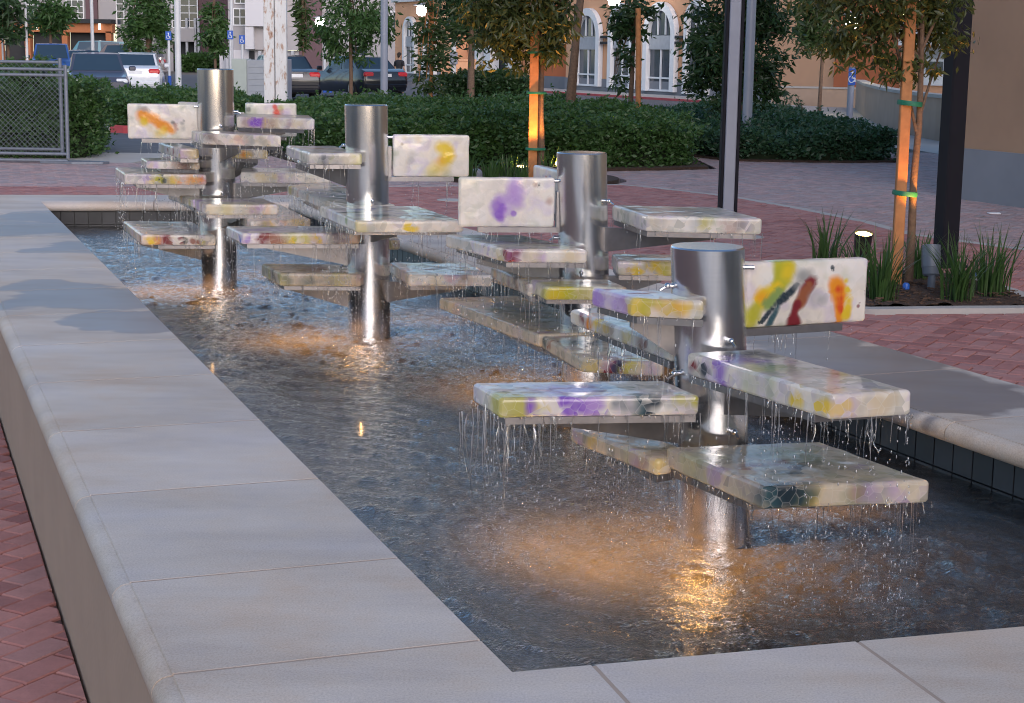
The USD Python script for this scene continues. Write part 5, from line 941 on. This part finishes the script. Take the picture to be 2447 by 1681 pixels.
# ------------------------------------------------------------------ parked cars
tyre_m = plain('tyre', (.02, .02, .02), .9); rim_m = plain('wheel_rim', (.4, .4, .42), .3, metal=.9); carglass = plain('car_glass', (.03, .055, .085), .14, var=.02, spec=.35); lampred = plain('tail_lamp', (.50, .02, .03), .25, spec=.8); lampwhite = plain('head_lamp', (.70, .72, .74), .2, spec=.8); plate_m = plain('number_plate', (.65, .66, .68), .5); trim_m = plain('black_trim', (.02, .02, .022), .5)
def car(lab, px, dep, yaw, paint, kind='sedan', L=4.5, Wd=1.75, Hh=1.44, group='cars in the parking lot', dz=0.0):
    """Nose along +x; yaw turns it on its wheels."""
    b = Y(px, 200, dep); t = thing('parked_car', lab, 'car', (b[0], b[1], dz), rz=yaw, group=group); w = Wd / 2
    if kind == 'sedan': hood, belt, deck, a0, a1, b0, b1 = .90, .96, 1.02, .95, .25, -1.05, -1.70
    elif kind == 'suv': hood, belt, deck, a0, a1, b0, b1 = 1.08, 1.12, 1.14, 1.05, .45, -1.95, -2.15
    else: hood, belt, deck, a0, a1, b0, b1 = 1.02, 1.08, 1.05, .95, .35, -.45, -.65
    pts = []
    for x, z0, z1, ww in [(L / 2, .32, .62, .80), (L / 2 - .12, .24, .76, .93), (L / 2 - .55, .20, hood - .08, .98), (a0, .20, hood, 1.0), (0, .20, belt, 1.0), (b1, .20, deck, 1.0), (-L / 2 + .35, .22, deck - .01, .97), (-L / 2 + .08, .28, deck - .10, .92), (-L / 2, .36, .72, .84)]:
        for s in (-1, 1): pts += [[x, s * w * ww * .93, z0], [x, s * w * ww, z0 + .22], [x, s * w * ww, (z0 + z1) / 2 + .1], [x, s * w * ww * .90, z1]]
    body = trimesh.convex.convex_hull(np.array(pts)); obj('body', body, paint, t, smooth=28)
    ca = [[a0, w * .86, belt - .06], [a1, w * .72, Hh - .03], [(a1 + b0) / 2, w * .74, Hh], [b0, w * .70, Hh - .04], [b1, w * .84, belt - .03]]
    cabv = np.array([[x, s * y, z] for x, y, z in ca for s in (-1, 1)] + [[(a1 + b0) / 2, 0, Hh + .02]]); obj('cabin', trimesh.convex.convex_hull(cabv), paint, t, smooth=28)
    def pane(name, q, off):
        q = np.array(q, float); c = q.mean(0); q = c + (q - c) * .90; n = np.cross(q[1] - q[0], q[2] - q[0]); n /= np.linalg.norm(n); n = n if n @ off > 0 else -n
        V = np.vstack([q + n * .004, q + n * .012]); obj(name, trimesh.convex.convex_hull(V), carglass, t)
    A, B, C, D, E = [np.array(x) for x in ca]; mir = np.array([1, -1, 1])
    pane('windscreen', [A, B, B * mir, A * mir], np.array([1, 0, .3])); pane('rear_window', [D, E, E * mir, D * mir], np.array([-1, 0, .3]))
    for s in (1, -1):
        k = np.array([1, s, 1]); pane('side_window', [(A * .9 + E * .1) * k, B * k, C * k, (A * .45 + E * .55) * k], np.array([0, s, 0])); pane('side_window', [(A * .42 + E * .58) * k, C * k, D * k, (A * .08 + E * .92) * k], np.array([0, s, 0]))
        hl = rbox(L / 2 - .10, s * w * .70, .64, .16, .36, .15, .05); obj('headlight', hl, lampwhite, t, smooth=40)
        tl_ = rbox(-L / 2 + .09, s * w * .70, deck - .20, .16, .38, .18, .05); obj('taillight', tl_, lampred, t, smooth=40)
        obj('mirror', rbox(a0 - .12, s * (w + .09), belt + .04, .10, .20, .14, .03), trim_m if kind != 'sedan' else paint, t)
        for x in (L / 2 - .85, -L / 2 + .85):
            wh = obj('wheel', moved(lathe([(.0, -.10), (.30, -.10), (.325, -.07), (.325, .07), (.30, .10), (0, .10)], 20), (x, s * (w - .09), .325), R=rot(math.pi / 2, [1, 0, 0])), tyre_m, t, smooth=40)
            obj('rim', moved(lathe([(0, -.012), (.2, -.01), (.2, .01), (0, .012)], 16), (x, s * (w + .012), .325), R=rot(math.pi / 2, [1, 0, 0])), rim_m, wh)
    obj('number_plate', rbox(-L / 2 + .035, 0, deck - .26, .05, .42, .18, .005), plate_m, t); obj('number_plate', rbox(L / 2 - .03, 0, .50, .05, .34, .14, .005), plate_m, t)
    obj('bumper', rbox(L / 2 - .05, 0, .40, .14, Wd * .86, .16, .05), paint, t); obj('bumper', rbox(-L / 2 + .05, 0, .44, .14, Wd * .88, .18, .05), paint, t)
    return t
def paintm(n, c, r=.25): return plain(n, c, r, var=.02, coat=.5, metal=.0)
car('silver white sedan parked with its red tail lights towards the camera', 331, 59.5, 100, paintm('silver_paint', (.60, .63, .68)), 'sedan')
car('slate blue sedan parked facing the camera behind the low hedge', 232, 51.5, -75, paintm('slate_blue_paint', (.055, .062, .095)), 'sedan', L=4.5, Wd=1.85)
car('bright blue pickup facing the camera at the far left', 126, 74, -76, paintm('blue_paint', (.03, .09, .30)), 'suv', L=4.9, Wd=1.78, Hh=1.72)
car('dark blue car seen between the pickup and the slate sedan', 205, 84, 60, paintm('navy_paint', (.02, .05, .11)), 'sedan', L=4.5)
car('brown sport utility car half hidden behind the silver sedan', 285, 86, 180, paintm('brown_paint', (.16, .12, .11)), 'suv', Hh=1.75)
car('teal van parked before the orange garages', 215, 100, 182, paintm('teal_paint', (.03, .16, .22)), 'suv', L=4.9, Hh=1.95)
car('black sedan seen from behind under the willow leaved tree', 850, 60.5, 122, paintm('black_paint', (.008, .010, .016)), 'sedan', L=4.7, Wd=1.85)
car('dark car with one red tail light showing beside the cabinet', 668, 57, 112, paintm('dark_car_paint', (.010, .011, .018)), 'sedan')

# ------------------------------------------------------------------ buildings beyond the parking lot
glass_far = plain('far_window_glass', (.03, .045, .065), .12, var=.15, spec=.8); frame_w = plain('white_trim', (.70, .70, .72), .6, var=.03); frame_g = plain('grey_trim', (.36, .37, .40), .6)
peach = plain('peach_stucco', (.70, .37, .21), .9, var=.05, scale=.8); orange_w = plain('orange_stucco', (.58, .16, .06), .9, var=.06, scale=.8); grey_w = plain('grey_cladding', (.30, .29, .30), .85, var=.06, scale=.6); maroon_w = plain('maroon_cladding', (.12, .07, .08), .85, var=.06)
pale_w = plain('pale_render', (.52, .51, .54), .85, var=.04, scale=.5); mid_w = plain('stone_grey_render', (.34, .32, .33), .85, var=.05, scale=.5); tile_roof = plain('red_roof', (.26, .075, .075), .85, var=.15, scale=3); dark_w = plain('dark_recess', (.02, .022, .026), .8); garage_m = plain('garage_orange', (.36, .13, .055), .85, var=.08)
def FB(dep, x0, x1, y0, y1): 
    """Left, right, bottom, top of a rectangle of a facade facing the camera at a distance."""
    return float(Y(x0, (y0 + y1) / 2, dep)[0]), float(Y(x1, (y0 + y1) / 2, dep)[0]), float(Y((x0 + x1) / 2, y1, dep)[2]), float(Y((x0 + x1) / 2, y0, dep)[2])
def block(t, name, m, dep, x0, x1, y0, y1, proud=0.0, thick=.2, toground=False, top=None, lab=None):
    a, b, z0, z1 = FB(dep, x0, x1, y0, y1); z0 = GROUND_Z if toground else z0; z1 = top if top else z1
    return obj(name, bx((a + b) / 2, dep - proud + thick / 2, (z0 + z1) / 2, b - a, thick, z1 - z0), m, t, label=lab)
def window(t, dep, x0, x1, y0, y1, nx=2, nz=2, proud=.03, fm=None, bar=.07):
    a, b, z0, z1 = FB(dep, x0, x1, y0, y1); fm = fm or frame_w; yf = dep - proud; w = bar
    fr = cat([bx((a + b) / 2, yf, z0 + w / 2, b - a, .10, w), bx((a + b) / 2, yf, z1 - w / 2, b - a, .10, w), bx(a + w / 2, yf, (z0 + z1) / 2, w, .10, z1 - z0 - 2 * w), bx(b - w / 2, yf, (z0 + z1) / 2, w, .10, z1 - z0 - 2 * w)]
             + [bx(a + (b - a) * k / nx, yf + .005, (z0 + z1) / 2, w * .7, .08, z1 - z0 - 2 * w) for k in range(1, nx)] + [bx((a + b) / 2, yf + .01, z0 + (z1 - z0) * k / nz, b - a - 2 * w, .06, w * .7) for k in range(1, nz)])
    o = obj('window', fr, fm, t); obj('pane', bx((a + b) / 2, yf + .035, (z0 + z1) / 2, b - a - w, .02, z1 - z0 - w), glass_far, o); return o
D = 128.0
t = thing('flats_with_garages', 'grey and maroon flats above orange garages at the far left', 'building')
block(t, 'wall', grey_w, D, -260, 205, -60, 50, 0, 8, top=19); block(t, 'wall', maroon_w, D, 206, 234, -60, 52, .3, 8.3, top=19); block(t, 'wall', mid_w, D, 235, 277, -60, 56, .1, 8, top=19, lab='plain grey brown wall'); block(t, 'wall', grey_w, D, 278, 300, -60, 130, 0, 8, top=19); block(t, 'wall', mid_w, D, 301, 395, -60, 150, 0, 8, toground=True, top=19)
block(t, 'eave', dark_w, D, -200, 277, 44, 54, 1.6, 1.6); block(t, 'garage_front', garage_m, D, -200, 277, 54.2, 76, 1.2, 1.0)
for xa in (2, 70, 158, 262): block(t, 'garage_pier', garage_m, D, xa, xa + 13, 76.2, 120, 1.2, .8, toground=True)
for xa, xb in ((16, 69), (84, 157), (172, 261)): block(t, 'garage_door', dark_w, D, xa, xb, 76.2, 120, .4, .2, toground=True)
for xa in (97, 246): block(t, 'wall_lamp', glow('far_lamp_%d' % xa, (1, .95, .85), 1.2), D, xa, xa + 5, 58, 72, 1.45, .2)
window(t, D, 157, 200, -60, 46, 3, 7); window(t, D, 277, 297, -60, 62, 1, 7); window(t, D, 60, 90, -60, 30, 2, 5)
D = 122.0
t = thing('glazed_flats', 'flats with tall white gridded windows and a maroon side left of centre', 'building')
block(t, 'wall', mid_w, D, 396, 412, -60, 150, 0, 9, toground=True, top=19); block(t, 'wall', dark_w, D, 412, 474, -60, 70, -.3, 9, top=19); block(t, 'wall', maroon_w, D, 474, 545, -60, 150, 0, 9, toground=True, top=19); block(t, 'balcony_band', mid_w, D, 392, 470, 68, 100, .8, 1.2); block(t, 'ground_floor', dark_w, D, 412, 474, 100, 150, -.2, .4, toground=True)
window(t, D, 411, 474, -60, 68, 3, 7, proud=.2)
for xa in (448, 468, 476): block(t, 'column', frame_g, D, xa, xa + 5, 44, 150, .7, .3, toground=True)
D = 112.0
t = thing('pale_flats', 'pale modern flats with stepped boxes behind the weathered post', 'building')
block(t, 'wall', mid_w, D, 545, 606, -60, 150, .0, 9, toground=True, top=19); block(t, 'wall', pale_w, D, 592, 684, -60, 64, 1.2, 9, top=19, lab='large pale box of the upper floors'); block(t, 'wall', pale_w, D, 592, 612, 60, 118, 1.1, 1.5); block(t, 'wall', mid_w, D, 612, 716, 64.5, 120, .6, 8); block(t, 'ground_floor', pale_w, D, 526, 716, 121, 160, .2, 8, toground=True); block(t, 'wall', mid_w, D, 684, 716, -60, 64, .2, 8, top=19); block(t, 'wall', maroon_w, D, 716, 770, -60, 170, .4, 8, toground=True, top=19, lab='tall maroon bay'); block(t, 'wall', mid_w, D, 770, 960, -60, 170, 0, 8, toground=True, top=19)
window(t, D, 686, 702, -10, 66, 1, 3); window(t, D, 557, 590, 20, 62, 2, 2); window(t, D, 560, 590, -60, 10, 2, 2); window(t, D, 930, 948, 28, 72, 2, 1, proud=.05); window(t, D, 840, 880, 110, 160, 2, 1, fm=frame_g)
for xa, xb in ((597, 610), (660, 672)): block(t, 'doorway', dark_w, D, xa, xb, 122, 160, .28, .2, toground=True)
for n_, (xa, xb) in enumerate(((545, 590), (622, 640), (700, 740))): block(t, 'pier', frame_g, D, xa, xa + 6, 122, 160, .9, .5, toground=True)

# the peach arcade building: a facade seen at a slant
fa, fb = np.array([-6.6, 97.0]), np.array([7.0, 68.0]); fu = (fb - fa) / np.linalg.norm(fb - fa); fn = np.array([-fu[1], fu[0]])
if fn @ (-fa) < 0: fn = -fn
def FU(px, py):
    """Where a sight line meets the slanted facade: metres along it, and height."""
    d = ray(px, py); s = ((fa - CAM[:2]) @ fn) / (d[:2] @ fn); q = CAM + d * s; return float((q[:2] - fa) @ fu), float(q[2])
def fbox(t, name, m, u0, u1, z0, z1, proud, thick, parent=None, lab=None):
    c = fa + fu * (u0 + u1) / 2 + fn * (proud - thick / 2); return obj(name, bx(c[0], c[1], (z0 + z1) / 2, u1 - u0, thick, z1 - z0, math.atan2(fu[1], fu[0])), m, parent or t, label=lab)
def ftrans(m):
    T = np.eye(4); T[:3, 0] = [*fu, 0]; T[:3, 1] = [0, 0, 1]; T[:3, 2] = [*fn, 0]; T[:2, 3] = fa; m = m.copy(); m.apply_transform(T)
    if np.linalg.det(T[:3, :3]) < 0: m.invert()
    return m
t = thing('arcade_building', 'peach stucco arcade building with white arched windows and a red roof', 'building')
U = lambda x: FU(x, 180)[0]
base_z = .55; top_z = 4.6
u_l, u_a, u_b, u_c, u_r = U(944), U(1090), U(1242), U(1352), U(1745)
fbox(t, 'wall', peach, u_l, u_a, base_z, top_z, 0, 6); fbox(t, 'wall', peach, u_a, u_b, base_z, top_z, -.6, 6); fbox(t, 'wall', orange_w, u_b, u_c, base_z, top_z + 1, -.9, 6, lab='orange recessed wall'); fbox(t, 'wall', peach, u_c, u_r, base_z, top_z + 5, 0, 6); fbox(t, 'wall', peach, u_r, U(1975), base_z, top_z + 3, -.4, 6); fbox(t, 'wall', orange_w, U(1975) + .01, U(2150), base_z, top_z + 3, -.3, 6, lab='orange wall at the right end'); fbox(t, 'wall', peach, U(2150) + .01, U(2400), base_z, top_z + 5, 0, 6)
fbox(t, 'base_band', base_grey, u_l, u_b, GROUND_Z, base_z, .04, 6); fbox(t, 'base_band', base_grey, u_b, u_c, GROUND_Z, base_z, -.84, 6); fbox(t, 'base_band', base_grey, u_c, U(2400), GROUND_Z, base_z, .05, 6)
fbox(t, 'white_band', frame_w, u_b - .3, u_c, FU(1310, 104)[1], FU(1310, 78)[1], -.5, .4)
fbox(t, 'cornice', frame_w, u_l - .3, u_a + .3, top_z, top_z + .35, .35, 6.4); fbox(t, 'cornice', frame_w, u_l - .15, u_a + .3, top_z - .28, top_z - .003, .2, 6.2)
V = np.array([[u, z, n] for u, z, n in [(u_l - .5, top_z + .36, .6), (u_a + .5, top_z + .36, .6), (u_a + .5, top_z + .36, -6.5), (u_l - .5, top_z + .36, -6.5), (u_l + 2.5, top_z + 2.2, -2.9), (u_a - 2.5, top_z + 2.2, -2.9)]]); obj('roof', ftrans(trimesh.convex.convex_hull(V)), tile_roof, t)
def arch_poly(u0, u1, z0, zs, inset=0.0):
    r = (u1 - u0) / 2 - inset; c = (u0 + u1) / 2; return Polygon([(u0 + inset, z0)] + [(c - r * math.cos(x), zs + r * math.sin(x)) for x in np.linspace(0, math.pi, 15)] + [(u1 - inset, z0)])
def arch(u0, u1, z0, ztop, zpan=None):
    """A white arched surround with panes above and below a grey panel."""
    zs = ztop - (u1 - u0) / 2; w = (u1 - u0) * .13; fr = arch_poly(u0, u1, z0, zs).difference(arch_poly(u0, u1, z0 - .1, zs, w))
    fr = fr if fr.geom_type == 'Polygon' else max(fr.geoms, key=lambda g: g.area)
    o = obj('arched_window', ftrans(moved(ext(fr, 0, .22), (0, 0, .02))), frame_w, t, label=None)
    inner = arch_poly(u0, u1, z0, zs, w * .98); obj('pane', ftrans(moved(ext(inner, 0, .03), (0, 0, .01))), glass_far, o)
    a, b = u0 + w, u1 - w; zp = z0 + (ztop - z0) * .47 if zpan is None else zpan
    pr = bx((a + b) / 2, zp + .28, .09, b - a, .56, .08); obj('panel', ftrans(pr), frame_g, o)
    mu = [bx((a + b) / 2, (z0 + zp) / 2, .08, .07, zp - z0, .06), bx((a + b) / 2, z0 + (zp - z0) * .32, .082, b - a, .07, .05), bx((a + b) / 2 - (b - a) * .16, (zp + .56 + ztop - w) / 2, .08, .06, (ztop - w) - zp - .62, .06), bx((a + b) / 2 + (b - a) * .16, (zp + .56 + ztop - w) / 2, .08, .06, (ztop - w) - zp - .62, .06), bx((a + b) / 2, z0 + .04, .083, b - a, .08, .07)]
    obj('mullions', ftrans(cat(mu)), frame_w, o)
for x0, x1, yb, yt in [(970, 999, 176, 40), (1016, 1046, 178, 48), (1379, 1441, 206, 20), (1462, 1521, 212, 8), (1546, 1622, 219, 5), (1643, 1700, 226, 0)]:
    u0, u1 = FU(x0, 150)[0], FU(x1, 150)[0]; zb = FU((x0 + x1) / 2, yb)[1]; zt = FU((x0 + x1) / 2, yt)[1]; arch(u0, u1, max(zb, .02), zt)
for xa in (1132, 1160, 1212): u0 = U(xa); fbox(t, 'white_column', frame_w, u0, u0 + .75, GROUND_Z, FU(xa, 90)[1], .1, .5)
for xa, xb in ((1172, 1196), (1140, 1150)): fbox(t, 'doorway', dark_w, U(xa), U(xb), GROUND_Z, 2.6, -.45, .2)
for xa, xb in ((1444, 1460), (1622, 1640)):
    for y0_, y1_ in ((86, 92), (100, 106)): fbox(t, 'dark_ledge', dark_w, U(xa), U(xb), FU(xa, y1_)[1], FU(xa, y0_)[1], .25, .3)
u0, u1 = U(2210), U(2262); z0, z1 = FU(2235, 205)[1], FU(2235, 140)[1]
o = fbox(t, 'window', frame_w, u0, u1, z0, z1, .06, .1); fbox(t, 'pane', glass_far, u0 + .12, u1 - .12, z0 + .35, z1 - .1, .075, .03, parent=o); fbox(t, 'awning', frame_w, u0 - .8, u1 + .6, z1 + .4, z1 + 1.6, .5, .6); fbox(t, 'panel', frame_g, u0 - .3, u1 + .3, z1 + .01, z1 + .39, .1, .2)
struct('arcade_pavement', ext(Polygon([tuple(fa + fu * U(1245) + fn * .1), tuple(fa + fu * U(1900) + fn * .1), tuple(fa + fu * U(1900) + fn * 3.4), tuple(fa + fu * U(1245) + fn * 3.4)]), GROUND_Z, .02), concrete_m)
struct('arcade_kerb', ext(LineString([tuple(fa + fu * U(1245) + fn * 3.5), tuple(fa + fu * U(1900) + fn * 3.5)]).buffer(.1), GROUND_Z, .06), redpaint_m)
for n_, (x0, x1, y0_, y1_, dep) in enumerate([(1054, 1082, 147, 195, 66), (1090, 1136, 147, 195, 65)]):
    a, b, z0, z1 = FB(dep, x0, x1, y0_, y1_); tt = thing('peach_wall', ['short narrow peach garden wall left of the white pole', 'wider peach garden wall right of the white pole'][n_], 'wall'); obj('wall', bx((a + b) / 2, dep, z1 / 2, b - a, .3, z1), peach, tt); obj('wall_cap', bx((a + b) / 2, dep, z1 + .04, b - a + .06, .36, .08), peach, tt)
a, b, z0, z1 = FB(64, 1188, 1204, 170, 198); t = thing('red_hydrant', 'small red hydrant standing before the white columns', 'hydrant', ((a + b) / 2 - .08, 64, 0)); red_p = plain('hydrant_red', (.5, .03, .03), .4)
obj('barrel', lathe([(0, 0), (.15, 0), (.15, .05), (.10, .06), (.10, .55), (.14, .57), (.12, .68), (.04, .76), (0, .78)], 16), red_p, t, smooth=40); obj('outlet', cyl([-.18, 0, .42], [.18, 0, .42], .055, 10), red_p, t, smooth=40)
# lit lamps
def wall_lamp(lab, px, py, dep, r, s, col=(1, .97, .95)):
    q = Y(px, py, dep); t = thing('lit_lamp', lab, 'lamp', q); obj('globe', moved(trimesh.creation.icosphere(2, r)), glow('lamp_%d' % px, col, s), t, smooth=True); obj('hood', lathe([(0, r * 1.25), (r * 1.5, r * .9), (r * 1.45, r * .8), (0, r)], 16), frame_g, t, smooth=30)
    obj('arm', cyl([0, 0, r], [.15, 1.6, r * 1.6], .035, 8), frame_g, t)
wall_lamp('bright white lamp under the red roof of the arcade building', 1008, 25, 89.0, .30, 9)
wall_lamp('white lamp at the top above the leaning tree', 1468, 2, 70.0, .26, 9)
wall_lamp('small white flood lamp left of the willow leaved tree', 764, 53, 108, .30, 7)
wall_lamp('large warm lamp shining through the small green tree', 2036, 52, 49, .22, 12, (1, .85, .5))
wall_lamp('warm lamp shining through the drooping tree at the right', 2160, 36, 47, .13, 14, (1, .85, .5))
# person by the black sedan
def bone(a, b, ra, rb):
    s = trimesh.creation.icosphere(1, 1.0).vertices; return trimesh.convex.convex_hull(np.vstack([s * ra + a, s * rb + b]))
pb = Y(954, 205, 66); t = thing('person', 'person in a dark top and pale shorts walking beside the black sedan', 'person', (pb[0], pb[1], 0), rz=150)
UsdGeom.Xformable(t).AddScaleOp().Set(Gf.Vec3f(.88, .88, .88))
A = np.array; skin = plain('skin', (.42, .25, .18), .6); cloth = plain('dark_top', (.02, .02, .025), .9); short = plain('pale_shorts', (.40, .38, .36), .9); hair = plain('dark_hair', (.02, .015, .012), .8)
bones = [bone(A([-.10, 0, .92]), A([-.11, -.08, .50]), .085, .055), bone(A([-.11, -.08, .50]), A([-.11, .02, .08]), .055, .038), bone(A([-.11, .02, .06]), A([-.11, -.14, .04]), .038, .03), bone(A([.10, 0, .92]), A([.11, .06, .50]), .085, .055), bone(A([.11, .06, .50]), A([.11, .16, .12]), .055, .038), bone(A([.11, .16, .08]), A([.11, .02, .04]), .036, .03),
         bone(A([-.08, 0, .95]), A([.08, 0, .95]), .11, .11), bone(A([0, 0, 1.0]), A([0, 0, 1.32]), .12, .14), bone(A([-.15, 0, 1.38]), A([.15, 0, 1.38]), .065, .065), bone(A([0, 0, 1.4]), A([0, -.02, 1.53]), .06, .055), bone(A([0, -.02, 1.60]), A([0, -.03, 1.68]), .085, .095), bone(A([0, -.11, 1.61]), A([0, -.125, 1.60]), .02, .012),
         bone(A([-.20, 0, 1.37]), A([-.26, .03, 1.10]), .05, .04), bone(A([-.26, .03, 1.10]), A([-.25, -.10, .88]), .038, .028), bone(A([.20, 0, 1.37]), A([.27, .0, 1.10]), .05, .04), bone(A([.27, .0, 1.10]), A([.28, -.08, .88]), .038, .028)]
for s, hx, hy in ((-1, -.25, -.11), (1, .28, -.09)):
    bones.append(bone(A([hx, hy, .86]), A([hx, hy - .02, .79]), .028, .026)); bones.append(bone(A([hx, hy - .03, .84]), A([hx - s * .01, hy - .06, .79]), .011, .009))
    for k in range(4): bones.append(bone(A([hx + (k - 1.5) * .013, hy - .02, .78]), A([hx + (k - 1.5) * .014, hy - .035, .71 + .008 * abs(k - 1.3)]), .008, .007))
import manifold3d as m3
def solid(ms):
    out = None
    for m in ms:
        q = m3.Manifold(m3.Mesh(vert_properties=np.array(m.vertices, np.float32), tri_verts=np.array(m.faces, np.uint32))); out = q if out is None else out + q
    r = out.to_mesh(); return trimesh.Trimesh(r.vert_properties[:, :3], r.tri_verts)
bm = solid(bones); obj('body', bm, skin, t, smooth=60)
obj('top', solid([bone(A([0, 0, 1.0]), A([0, 0, 1.33]), .138, .155), bone(A([-.155, 0, 1.38]), A([.155, 0, 1.38]), .075, .075), bone(A([-.20, 0, 1.37]), A([-.235, .015, 1.22]), .06, .055), bone(A([.20, 0, 1.37]), A([.24, 0, 1.22]), .06, .055)]), cloth, t, smooth=60)
obj('shorts', solid([bone(A([-.085, 0, .96]), A([.085, 0, .96]), .125, .125), bone(A([-.10, 0, .92]), A([-.11, -.06, .60]), .10, .085), bone(A([.10, 0, .92]), A([.11, .045, .60]), .10, .085)]), short, t, smooth=60)
obj('hair', trimesh.convex.convex_hull(np.vstack([trimesh.creation.icosphere(1, .103).vertices * A([1, 1, .8]) + A([0, .0, 1.715]), trimesh.creation.icosphere(1, .07).vertices + A([0, .04, 1.63])])), hair, t, smooth=60)
